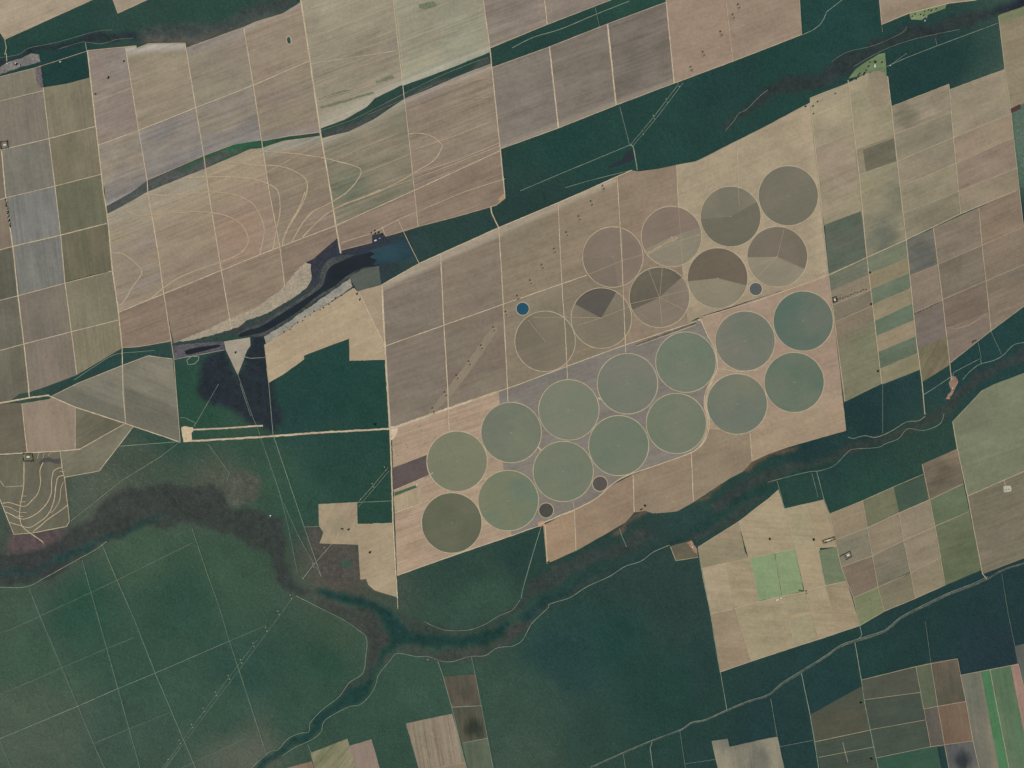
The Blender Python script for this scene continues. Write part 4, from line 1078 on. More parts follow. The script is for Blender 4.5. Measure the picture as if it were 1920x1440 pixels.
network('farm_road', 'dirt lanes of the eastern field grid', M_RIM, [
    dict(w=1.61, p=[(1590, 150), (1600, 240), (1611, 330), (1625, 482), (1640, 605), (1653, 720)]), dict(w=1.70, p=[(1664, 143), (1671, 200), (1682, 303), (1699, 451), (1717, 630), (1729, 720), (1734, 777)]),
    dict(w=1.19, p=[(1779, 158), (1787, 255), (1801, 401)]), dict(w=1.44, p=[(1750, 428), (1767, 562), (1784, 712)]), dict(w=1.19, p=[(1835, 390), (1841, 460), (1850, 540), (1858, 622)]),
    dict(w=1.02, p=[(1872, 30), (1884, 130), (1895, 210), (1911, 356), (1919, 426)]),
    dict(w=1.53, p=[(1553, 516), (1627, 482), (1700, 449), (1801, 401), (1905, 357)]), dict(w=0.77, p=[(1676, 253), (1785, 210)]), dict(w=0.94, p=[(1682, 303), (1789, 257), (1895, 213)]),
    dict(w=0.77, p=[(1687, 352), (1795, 305), (1899, 258)]), dict(w=0.85, p=[(1692, 401), (1799, 358), (1907, 315)]), dict(w=0.77, p=[(1767, 562), (1848, 527), (1930, 492)]),
    dict(w=0.68, p=[(1758, 496), (1841, 460), (1918, 426)]), dict(w=0.77, p=[(1707, 517), (1758, 496)]), dict(w=0.77, p=[(1715, 586), (1767, 562)]), dict(w=0.85, p=[(1782, 680), (1857, 621), (1920, 574)]),
    dict(w=0.85, p=[(1562, 572), (1634, 543)]), dict(w=0.59, p=[(1608, 328), (1682, 304)]), dict(w=0.59, p=[(1565, 604), (1637, 573)]), dict(w=0.68, p=[(1519, 184), (1590, 156), (1627, 137)]),
    dict(w=0.59, p=[(1671, 200), (1779, 158)]), dict(w=0.59, p=[(1781, 168), (1884, 130)]), dict(w=0.59, p=[(1774, 613), (1790, 617), (1815, 611), (1850, 588)]), dict(w=0.85, p=[(1628, 140), (1631, 189)]),
    dict(w=0.59, p=[(1527, 277), (1602, 250)]), dict(w=1.44, p=[(1519, 192), (1535, 340), (1553, 516), (1565, 605), (1584, 752)])], 1.02)
network('main_farm_road', 'main pale dirt roads of the central farm', M_ROAD, [
    dict(w=3.4, p=[(716, 535), (722, 655), (726, 720), (731, 802)]), dict(w=2.4, p=[(731, 802), (734, 875), (737, 982), (742, 1075), (745, 1121)]), dict(w=1.0, p=[(745, 1120), (746, 1142)]),
    dict(w=1.9, p=[(826, 477), (832, 605), (839, 720), (842, 807)]), dict(w=1.7, p=[(935, 427), (941, 520), (951, 717), (952, 753)]), dict(w=1.5, p=[(1046, 380), (1051, 485), (1055, 560), (1060, 622), (1064, 710)]),
    dict(w=1.5, p=[(1157, 331), (1166, 485), (1171, 610), (1173, 661)]), dict(w=1.6, p=[(722, 649), (832, 610), (942, 571), (1054, 532), (1100, 516)]),
    dict(w=4.2, p=[(733, 804), (841, 766), (932, 735)]), dict(w=1.6, p=[(932, 735), (975, 720), (1065, 686), (1172, 647), (1307, 602)]), dict(w=1.4, p=[(1310, 596), (1395, 572), (1440, 557), (1553, 516)]),
    dict(w=2.6, p=[(1010, 984), (1045, 969), (1077, 956)]), dict(w=1.8, p=smooth([(1077, 956), (1117, 935), (1147, 909), (1175, 892), (1235, 871), (1295, 849), (1315, 832), (1326, 805), (1326, 782), (1320, 757), (1324, 732), (1332, 717), (1345, 690), (1340, 655), (1327, 630), (1315, 602)])),
    dict(w=2.0, p=smooth([(1312, 838), (1322, 825), (1329, 805), (1329, 782), (1323, 757), (1327, 732), (1336, 715)])),
    dict(w=1.5, p=[(1077, 957), (1080, 1032)]), dict(w=1.7, p=[(1187, 890), (1189, 960)]), dict(w=1.7, p=[(1296, 849), (1300, 941)]), dict(w=1.5, p=[(1406, 812), (1410, 865)]),
    dict(w=1.7, p=[(716, 534), (786, 494), (935, 427), (1047, 380), (1095, 359), (1157, 331), (1185, 319)]), dict(w=2.2, p=[(920, 387), (922, 400), (935, 427)]), dict(w=1.8, p=[(664, 541), (676, 555), (716, 637), (721, 650)]),
    dict(w=1.7, p=[(745, 1079), (850, 1041), (960, 1004), (1010, 986)]), dict(w=3.0, p=[(1308, 600), (1315, 600), (1316, 606)]), dict(w=1.2, p=[(1345, 691), (1385, 697), (1420, 693)]),
    dict(w=1.2, p=[(737, 920), (800, 893), (812, 886)]), dict(w=1.3, p=[(740, 962), (792, 943), (805, 937)]), dict(w=1.0, p=[(1193, 649), (1305, 609)]), dict(w=2.4, p=[(1022, 985), (1026, 1056)]),
    dict(w=1.2, p=[(1074, 941), (1077, 957)]), dict(w=3.0, p=[(1121, 746), (1126, 749)]), dict(w=3.0, p=[(1008, 838), (1014, 844)]), dict(w=1.3, p=[(1268, 310), (1272, 386)]), dict(w=0.8, p=[(1382, 268), (1384, 350)])], 1.5)
network('wheel_track', 'faint straight wheel lines crossing the dry pivot fields', M_SOFT, [
    [(1166, 424), (1166, 485), (1171, 610), (1172, 650)], [(1272, 386), (1280, 496)], [(1100, 516), (1166, 489), (1206, 477)], [(1055, 560), (1060, 622), (1062, 690)], [(1210, 477), (1276, 451), (1313, 440)],
    [(1180, 570), (1236, 557), (1294, 543)], [(1236, 557), (1242, 613)], [(1236, 557), (1290, 585)], [(1216, 505), (1236, 557)], [(1242, 500), (1237, 557)], [(1082, 610), (1127, 596), (1180, 575)], [(1072, 595), (1127, 596)],
    [(1022, 640), (990, 600)], [(1000, 595), (1072, 595)], [(1405, 505), (1457, 481), (1470, 430)], [(1457, 481), (1420, 520)], [(1384, 350), (1386, 385)]], 0.6)
network('airstrip', 'two long pale airstrips across the dark reserve', M_ROAD, [dict(w=2.9, p=[(356, 806), (420, 803), (493, 798)]), dict(w=3.4, p=[(358, 827), (480, 820), (600, 811), (731, 804)])], 3)
network('forest_track', 'thin pale tracks through the dark central reserve', M_FAINT, [
    [(410, 720), (367, 795)], dict(w=0.6, p=[(446, 702), (475, 785), (482, 800), (530, 940), (562, 1010), (603, 1082)]), dict(w=1.0, p=[(500, 690), (504, 720), (512, 815), (570, 987), (602, 1080)]),
    dict(w=1.3, p=[(326, 674), (380, 664), (421, 656)]), dict(w=0.7, p=[(338, 783), (346, 783), (367, 793), (364, 800)]), dict(w=1.1, p=[(222, 837), (270, 833), (338, 828)]), dict(w=0.7, p=[(337, 829), (300, 857), (230, 900), (133, 977)]),
    dict(w=0.6, p=[(391, 833), (430, 887), (425, 905)]), dict(w=0.8, p=[(571, 988), (600, 987)]), dict(w=0.9, p=[(671, 942), (736, 939)]), dict(w=0.7, p=[(668, 946), (700, 910), (728, 876)]), dict(w=0.6, p=[(672, 950), (704, 913), (730, 882)]),
    dict(w=1.0, p=[(567, 1086), (587, 1060), (622, 1020)]), dict(w=1.2, p=[(350, 675), (353, 684), (365, 682), (372, 675), (373, 669), (360, 668), (350, 675)]), dict(w=1.0, p=[(452, 655), (456, 668), (470, 672), (497, 670)]), dict(w=0.7, p=[(450, 720), (470, 780)]),
    dict(w=0.5, p=[(521, 913), (540, 985), (558, 1075)])], 0.7)
network('farm_road', 'pale dirt roads by the creek and the wedge fields in the west', M_ROAD, [
    dict(w=2.8, p=[(-40, 763), (0, 756), (54, 746), (92, 741)]), dict(w=2.0, p=[(92, 742), (140, 763), (235, 794), (338, 829)]), dict(w=1.5, p=[(229, 652), (231, 740), (236, 794)]), dict(w=1.5, p=[(41, 757), (51, 849)]),
    dict(w=2.0, p=[(-40, 856), (0, 852), (51, 849), (113, 846), (150, 842)]), dict(w=1.2, p=[(141, 763), (141, 843)]), dict(w=1.3, p=[(150, 842), (235, 794)]), dict(w=1.3, p=[(113, 846), (117, 880), (121, 896), (129, 965), (130, 978), (125, 987), (62, 999), (26, 1002), (0, 936)]),
    dict(w=1.2, p=[(121, 895), (186, 883), (250, 800)]), dict(w=1.0, p=[(95, 744), (145, 719), (230, 685), (278, 667), (323, 673)]), dict(w=1.2, p=[(12, 100), (13, 115)]), dict(w=1.0, p=[(0, 60), (9, 74), (12, 90), (9, 103)]),
    dict(w=0.8, p=[(-40, 155), (0, 144), (67, 127), (163, 96)]), dict(w=0.8, p=[(0, 380 - 17), (0, 364)]), dict(w=0.9, p=[(322, 645), (326, 674), (338, 829)]), dict(w=0.7, p=[(160, 80), (163, 96)])], 1.5)
network('contour_bank', 'curving pale contour terraces in the dark south-western field', M_ROAD, [
    [(81, 867), (75, 882), (76, 905), (71, 925), (60, 938), (47, 949), (30, 946), (17, 942), (5, 944)],
    [(117, 876), (102, 882), (97, 900), (96, 925), (87, 945), (70, 962), (50, 972), (35, 972), (22, 965), (11, 960)],
    [(120, 891), (109, 895), (105, 910), (101, 940), (90, 965), (72, 980), (55, 989), (37, 985), (19, 980)],
    dict(w=0.9, p=[(119, 904), (114, 917), (112, 937), (102, 955), (95, 962)]), [(127, 947), (110, 960), (92, 972), (77, 985), (62, 997)],
    dict(w=1.6, p=[(45, 852), (45, 880), (44, 915), (37, 957), (39, 980), (47, 992), (75, 1012), (81, 1017)]), dict(w=0.9, p=[(6, 949), (20, 952), (35, 960), (50, 961)]), dict(w=0.8, p=[(10, 913), (44, 911)]), [(0, 901), (8, 912)],
    dict(w=0.8, p=[(70, 860), (73, 850)]), dict(w=0.8, p=[(80, 860), (83, 850)]), dict(w=0.8, p=[(91, 855), (94, 849)]), dict(w=0.9, p=[(36, 941), (48, 941)]), dict(w=0.9, p=[(40, 930), (50, 930)]), dict(w=0.9, p=[(31, 968), (44, 968)]), dict(w=0.9, p=[(112, 884), (121, 884)])], 1.4, True)
network('forest_track', 'grid of thin pale survey tracks in the south-western scrub', M_FAINT, [
    dict(w=0.94, p=[(-30, 1398), (0, 1385), (146, 1324), (221, 1291)]), dict(w=0.72, p=[(221, 1291), (291, 1262), (430, 1202)]), dict(w=0.36, p=[(430, 1202), (500, 1172)]),
    [(54, 1102), (75, 1155), (115, 1250), (146, 1324), (172, 1387), (205, 1460)], [(154, 1050), (162, 1080), (172, 1115), (200, 1215), (221, 1291), (242, 1367), (268, 1460)],
    dict(w=0.72, p=[(191, 1020), (216, 1080), (250, 1157), (291, 1262), (322, 1335), (375, 1460)]), dict(w=0.65, p=[(360, 991), (390, 1080), (410, 1135), (430, 1202), (446, 1250), (480, 1354), (499, 1414)]),
    dict(w=0.40, p=[(-20, 1190), (19, 1181), (75, 1155), (172, 1110), (225, 1085), (362, 1017)]), dict(w=0.36, p=[(-20, 1311), (55, 1279), (115, 1252), (200, 1216), (250, 1196)]), dict(w=0.36, p=[(175, 1394), (320, 1335)]), dict(w=0.36, p=[(340, 1440), (460, 1385)]),
    dict(w=0.36, p=[(0, 1390), (25, 1450)]), dict(w=0.36, p=[(482, 1200), (394, 1318), (305, 1440)]), dict(w=0.36, p=[(548, 1122), (486, 1206), (400, 1320), (308, 1442)])], 0.58)
network('river_track', 'pale cattle tracks winding along the southern river scrub', M_FAINT, [
    [(555, 1117), (600, 1140), (640, 1160), (670, 1180), (687, 1197), (686, 1230), (680, 1262), (655, 1280), (635, 1307), (605, 1330), (582, 1355), (579, 1372), (562, 1375), (540, 1385), (522, 1405), (505, 1410), (480, 1432), (460, 1450)],
    [(960, 1212), (932, 1215), (910, 1229), (880, 1231), (850, 1240), (830, 1240), (802, 1231), (780, 1231), (745, 1225), (730, 1240), (710, 1265), (705, 1282), (695, 1302), (675, 1321), (652, 1326), (610, 1350), (602, 1372), (584, 1387), (552, 1402), (530, 1417)],
    dict(w=1.0, p=[(960, 1212), (979, 1201), (995, 1172), (1009, 1157), (1027, 1140), (1032, 1132), (1067, 1121), (1097, 1102), (1122, 1090), (1144, 1080), (1172, 1062), (1202, 1052), (1225, 1035), (1255, 1022)]),
    dict(w=0.7, p=[(795, 1165), (815, 1175), (840, 1182), (880, 1181), (910, 1170), (935, 1155), (960, 1144), (975, 1125)]), dict(w=1.0, p=[(-20, 1100), (0, 1101), (50, 1100), (90, 1080), (135, 1055), (180, 1030), (200, 1015)]),
    dict(w=1.1, p=[(1590, 819), (1600, 822), (1620, 817), (1640, 820), (1657, 815), (1675, 806), (1700, 791), (1722, 789), (1735, 780)]),
    dict(w=0.8, p=[(1440, 904), (1477, 894), (1515, 885), (1540, 882), (1565, 872), (1590, 847), (1602, 842), (1645, 839), (1660, 832), (1685, 822), (1702, 804), (1732, 807), (1762, 795), (1770, 775)]),
    dict(w=1.0, p=[(1950, 636), (1920, 642), (1900, 647), (1882, 665), (1865, 675), (1840, 682), (1830, 687), (1815, 700), (1805, 712)]),
    dict(w=0.5, p=[(0, 108), (35, 102), (55, 90), (100, 81), (130, 73), (180, 59), (210, 56)]), dict(w=0.5, p=[(110, 92), (150, 80), (162, 79), (190, 82), (220, 74), (250, 72)]), dict(w=0.8, p=[(140, 712), (180, 685), (215, 665), (255, 660), (290, 657)]),
    dict(w=0.5, p=[(602, 245), (660, 225), (700, 205), (755, 177), (820, 145), (880, 120), (915, 108)]), dict(w=0.4, p=[(690, 215), (755, 187), (810, 160)]), dict(w=1.2, p=smooth([(960, 90), (1000, 70), (1050, 55), (1110, 30), (1180, 2)])),
    dict(w=0.6, p=[(1360, 245), (1375, 228), (1385, 213), (1400, 205), (1425, 180), (1440, 168)]), dict(w=0.5, p=[(1560, 115), (1590, 97), (1640, 85), (1690, 62), (1700, 50)]), dict(w=0.5, p=[(1600, 125), (1660, 92), (1720, 72), (1800, 55)])], 0.8, True)
network('forest_track', 'straight tracks through the southern and south-eastern woods', M_FAINT, [
    dict(w=1.0, p=[(1015, 986), (1000, 1035), (980, 1105), (977, 1122)]), dict(w=1.0, p=[(1161, 990), (1166, 1005), (1175, 1026)]), dict(w=1.0, p=[(1351, 1262), (1363, 1332)]), dict(w=1.2, p=[(1309, 1030), (1332, 1151), (1351, 1262)]), dict(w=1.1, p=[(1223, 1390), (1219, 1402), (1225, 1450)]), dict(w=0.7, p=[(1169, 1415), (1174, 1450)]),
    dict(w=1.3, p=[(1502, 1260), (1519, 1341), (1535, 1440), (1545, 1490)]), dict(w=1.3, p=[(1603, 1205), (1615, 1275), (1620, 1312), (1642, 1420), (1660, 1500)]), dict(w=1.0, p=[(1612, 1173), (1616, 1190), (1611, 1197)]), dict(w=0.5, p=[(1275, 1372), (1285, 1440)]),
    dict(w=0.6, p=[(1445, 1310), (1457, 1380)]), dict(w=0.5, p=[(1735, 1165), (1745, 1240)]), dict(w=0.5, p=[(1878, 1075), (1890, 1150), (1903, 1212)]), dict(w=0.6, p=[(1655, 722), (1655, 812)]), dict(w=0.9, p=[(1732, 740), (1760, 722), (1785, 705)]), dict(w=0.8, p=[(1784, 715), (1788, 698), (1838, 672), (1840, 682)]),
    dict(w=0.6, p=[(1834, 642), (1840, 672)]), dict(w=0.6, p=[(1858, 622), (1878, 665)]), dict(w=0.7, p=[(1522, 887), (1534, 932)]), dict(w=1.0, p=[(1531, 883), (1545, 937), (1556, 964)]), dict(w=0.9, p=[(1457, 902), (1471, 954)]), dict(w=1.1, p=[(821, 1240), (831, 1269), (847, 1326), (872, 1430), (885, 1480)]), dict(w=0.8, p=[(884, 1232), (891, 1265), (914, 1384), (930, 1470)]),
    dict(w=0.8, p=[(577, 1396), (584, 1412)]), dict(w=1.0, p=[(847, 1326), (902, 1323)]), dict(w=0.9, p=[(867, 1393), (914, 1384)]), dict(w=0.5, p=[(1462, 1400), (1524, 1388)]), dict(w=0.5, p=[(1284, 1432), (1340, 1424)])], 0.8)
network('farm_road', 'pale lanes of the south-eastern patchwork', M_RIM, [
    dict(w=1.44, p=[(1786, 791), (1795, 842), (1814, 930), (1842, 1076), (1850, 1085)]), dict(w=1.20, p=[(1814, 930), (1920, 884), (1980, 858)]), dict(w=0.96, p=[(1555, 964), (1577, 1063), (1600, 1121), (1612, 1173)]), dict(w=0.64, p=[(1555, 964), (1617, 939), (1675, 913), (1731, 889)]),
    dict(w=0.96, p=[(1729, 871), (1743, 937), (1753, 987), (1772, 1097)]), dict(w=0.80, p=[(1685, 962), (1694, 1014), (1707, 1074), (1716, 1122)]), dict(w=0.80, p=[(1617, 939), (1626, 990), (1646, 1101), (1658, 1146)]), dict(w=0.80, p=[(1567, 1012), (1626, 990), (1685, 962), (1743, 937), (1806, 907)]),
    dict(w=0.80, p=[(1577, 1063), (1634, 1043), (1694, 1014), (1753, 987), (1817, 959)]), dict(w=0.64, p=[(1600, 1121), (1646, 1101), (1707, 1074), (1764, 1045)]), dict(w=0.80, p=[(1404, 1047), (1422, 1127)]), dict(w=0.80, p=[(1453, 1037), (1467, 1117)]),
    dict(w=0.80, p=[(1491, 1029), (1509, 1109), (1535, 1199)]), dict(w=0.80, p=[(1363, 1055), (1378, 1141), (1408, 1240)]), dict(w=1.28, p=[(1332, 1151), (1378, 1141), (1422, 1128), (1470, 1117), (1511, 1109), (1548, 1098), (1587, 1090)]), dict(w=0.80, p=[(1315, 1066), (1404, 1047), (1491, 1029)]),
    dict(w=0.80, p=[(1385, 978), (1404, 1047)]), dict(w=0.80, p=[(1471, 955), (1491, 1029)]), dict(w=0.80, p=[(1511, 945), (1530, 1027), (1570, 1187)]), dict(w=0.80, p=[(1470, 1117), (1490, 1213)]), dict(w=1.04, p=[(1350, 1260), (1408, 1240), (1490, 1213), (1612, 1173)]), dict(w=0.80, p=[(1612, 1173), (1658, 1146), (1716, 1122), (1772, 1097)]),
    dict(w=0.64, p=[(1309, 1026), (1385, 978), (1440, 936), (1459, 919)]), dict(w=1.20, p=[(1882, 900), (1885, 912)]), dict(w=0.64, p=[(1786, 791), (1842, 732)]), dict(w=0.96, p=[(1267, 1051), (1257, 1025)]), dict(w=0.80, p=[(1267, 1051), (1309, 1045)])], 1.0)
network('farm_road', 'pale lanes between the fields of the southern edge', M_RIM, [
    dict(w=1.04, p=[(1856, 1256), (1870, 1330), (1884, 1400), (1903, 1500)]), dict(w=0.88, p=[(1801, 1266), (1811, 1315), (1824, 1389), (1850, 1500)]), dict(w=0.80, p=[(1745, 1243), (1758, 1323), (1771, 1398), (1790, 1500)]), dict(w=0.64, p=[(1717, 1250), (1732, 1329), (1745, 1400)]),
    dict(w=0.64, p=[(1621, 1312), (1726, 1298)]), dict(w=0.64, p=[(1632, 1368), (1734, 1350)]), dict(w=0.64, p=[(1643, 1421), (1745, 1400), (1824, 1389)]), dict(w=0.72, p=[(1732, 1329), (1811, 1315)]), dict(w=0.80, p=[(1527, 1391), (1631, 1369)]), dict(w=0.96, p=[(1909, 1245), (1925, 1310)]), dict(w=0.80, p=[(1801, 1266), (1909, 1245)]),
    dict(w=0.72, p=[(1615, 1275), (1716, 1250), (1795, 1235), (1801, 1266)]), dict(w=0.64, p=[(1535, 1420), (1640, 1400)]), dict(w=0.48, p=[(787, 1446), (872, 1430)]), dict(w=0.80, p=[(1580, 1392), (1585, 1412), (1590, 1430)])], 1.0)
network('dry_gully', 'grey brown dry gully winding through the south-eastern woods', M_GULLY, [
    dict(w=2.2, p=smooth([(1095, 1445), (1107, 1440), (1170, 1412), (1222, 1390), (1275, 1370), (1297, 1356), (1322, 1351), (1360, 1334)])),
    dict(w=3.4, p=smooth([(1360, 1334), (1400, 1317), (1440, 1304), (1465, 1284), (1500, 1262), (1545, 1234), (1575, 1213), (1602, 1203), (1615, 1199), (1652, 1187), (1667, 1178), (1690, 1159), (1732, 1137), (1780, 1114), (1822, 1098), (1852, 1085), (1880, 1069), (1920, 1056), (1960, 1045)]))], 4)
network('farm_road', 'pale track following the dry gully', M_FAINT, [dict(w=0.8, p=smooth([(1107, 1438), (1170, 1410), (1222, 1388), (1275, 1368), (1297, 1354), (1322, 1349), (1360, 1332), (1400, 1315), (1440, 1302), (1465, 1281), (1500, 1259), (1545, 1231), (1575, 1210), (1602, 1200), (1652, 1184), (1667, 1175), (1690, 1156), (1732, 1134), (1780, 1111), (1822, 1095), (1852, 1081)]))], 1.1)

# ------------------------------------------------------------------ natural vegetation: one canopy relief, split into woods, wetlands and flats
def in_poly(poly, X, Y):
    """even-odd test on flat arrays"""
    inside = np.zeros(X.shape, bool)
    n = len(poly)
    for i in range(n):
        x0, y0 = poly[i]
        x1, y1 = poly[(i + 1) % n]
        if y0 == y1:
            continue
        c = ((y0 > Y) != (y1 > Y)) & (X < (x1 - x0) * (Y - y0) / (y1 - y0) + x0)
        inside ^= c
    return inside


def blur(a, r):
    for ax in (0, 1):
        c = np.cumsum(np.pad(a, [(r + 1, r) if k == ax else (0, 0) for k in range(2)], mode='edge'), axis=ax)
        n = a.shape[ax]
        hi = np.take(c, np.arange(2 * r + 1, 2 * r + 1 + n), axis=ax)
        lo = np.take(c, np.arange(0, n), axis=ax)
        a = (hi - lo) / (2 * r + 1)
    return a


def soft_noise(shape, r, seed):
    g = np.random.default_rng(seed).standard_normal(shape)
    g = blur(blur(g, r), r) if r > 0 else g
    return (g - g.mean()) / g.std()


STEP = 2.0
gx = np.arange(-40, 1960 + 0.1, STEP)
gy = np.arange(-40, 1480 + 0.1, STEP)
GX, GY = np.meshgrid(gx, gy)
SH = GX.shape


def paint(mask, poly, WX, WY):
    px = [p[0] for p in poly]
    py = [p[1] for p in poly]
    i0, i1 = np.searchsorted(gy, min(py) - 20), np.searchsorted(gy, max(py) + 20)
    j0, j1 = np.searchsorted(gx, min(px) - 20), np.searchsorted(gx, max(px) + 20)
    sl = (slice(max(i0, 0), i1), slice(max(j0, 0), j1))
    if mask[sl].size:
        mask[sl] |= in_poly(poly, WX[sl], WY[sl])


cult = np.zeros(SH, bool)
for p in FIELD_POLYS + CLEAR_POLYS:
    paint(cult, p, GX, GY)

# plant cover colours over the land (picture tones; species and density differ from place to place)
SEEDS = [(100, 40, (40, 70, 64)), (420, 20, (44, 72, 64)), (120, 130, (30, 60, 60)), (230, 110, (46, 70, 64)), (1250, 25, (40, 72, 64)), (1000, 95, (38, 66, 62)), (1050, 280, (34, 66, 62)), (1200, 240, (36, 66, 62)), (1380, 160, (34, 62, 62)), (1560, 60, (34, 66, 64)), (1750, 140, (32, 60, 60)), (1450, 130, (34, 66, 62)),
         (1400, 270, (36, 66, 62)), (850, 420, (44, 66, 64)), (1020, 370, (40, 62, 60)), (640, 700, (32, 66, 62)), (700, 780, (34, 68, 60)), (560, 760, (34, 64, 62)), (350, 710, (40, 74, 62)), (380, 780, (42, 76, 62)), (620, 880, (38, 70, 62)), (450, 850, (50, 78, 66)), (500, 900, (54, 82, 68)), (700, 960, (36, 68, 60)),
         (260, 860, (70, 80, 70)), (310, 815, (42, 72, 64)), (190, 930, (82, 88, 78)), (410, 890, (84, 86, 76)), (560, 940, (46, 76, 66)), (850, 1070, (46, 70, 64)), (900, 1120, (54, 78, 68)), (980, 1050, (40, 64, 60)), (250, 1040, (64, 86, 70)), (160, 1140, (44, 78, 66)), (60, 1220, (62, 86, 72)), (20, 1130, (64, 84, 72)),
         (250, 1250, (54, 80, 70)), (350, 1130, (46, 76, 66)), (430, 1080, (60, 84, 68)), (60, 1400, (76, 88, 78)), (30, 1330, (74, 88, 76)), (250, 1400, (62, 82, 72)), (460, 1420, (88, 92, 82)), (380, 1330, (56, 82, 70)), (600, 1250, (42, 74, 64)), (550, 1350, (52, 78, 66)), (620, 1200, (62, 82, 68)), (460, 1260, (46, 76, 68)),
         (800, 1300, (56, 82, 70)), (740, 1380, (50, 76, 66)), (950, 1300, (56, 78, 68)), (980, 1420, (62, 80, 70)), (1150, 1200, (34, 66, 62)), (1250, 1150, (44, 64, 62)), (1200, 1100, (44, 64, 62)), (1250, 1300, (34, 64, 60)), (1050, 1230, (38, 66, 66)), (1100, 1380, (44, 68, 62)), (1330, 1300, (38, 62, 60)),
         (1450, 1350, (34, 58, 64)), (1560, 1290, (34, 60, 66)), (1650, 1250, (34, 60, 62)), (1760, 1180, (34, 58, 64)), (1880, 1140, (34, 56, 64)), (1860, 1210, (36, 54, 66)), (1620, 900, (40, 70, 66)), (1500, 920, (40, 68, 66)), (1650, 770, (32, 56, 62)), (1720, 830, (44, 68, 66)), (1860, 640, (34, 64, 64)), (1910, 280, (88, 106, 94)), (1915, 330, (80, 104, 90)),
         (1400, 900, (42, 66, 64)), (1530, 830, (34, 56, 64)), (1916, 400, (34, 56, 62)), (300, 650, (44, 68, 66)), (180, 700, (40, 66, 64)), (640, 450, (52, 56, 70)), (640, 1050, (84, 78, 72)), (70, 1040, (70, 74, 68)), (760, 160, (42, 66, 62)), (300, 340, (74, 80, 78)), (430, 285, (44, 84, 64)), (660, 230, (50, 70, 64)), (860, 130, (44, 68, 62))]
num = np.zeros(SH + (3,))
den = np.zeros(SH)
wob = soft_noise(SH, 24, 3) * 14
wob2 = soft_noise(SH, 24, 4) * 14
for (sx, sy, c) in SEEDS:
    d2 = (GX + wob - sx) ** 2 + (GY + wob2 - sy) ** 2
    w = 1.0 / (d2 + 30.0 ** 2) ** 1.7
    num += w[..., None] * lin(c)
    den += w
VEG = num / den[..., None]
LUM = (VEG @ np.array([0.3, 0.59, 0.11]))[..., None]
VEG = (VEG + (LUM - VEG) * 0.10) * np.array([1.0, 1.05, 0.95])

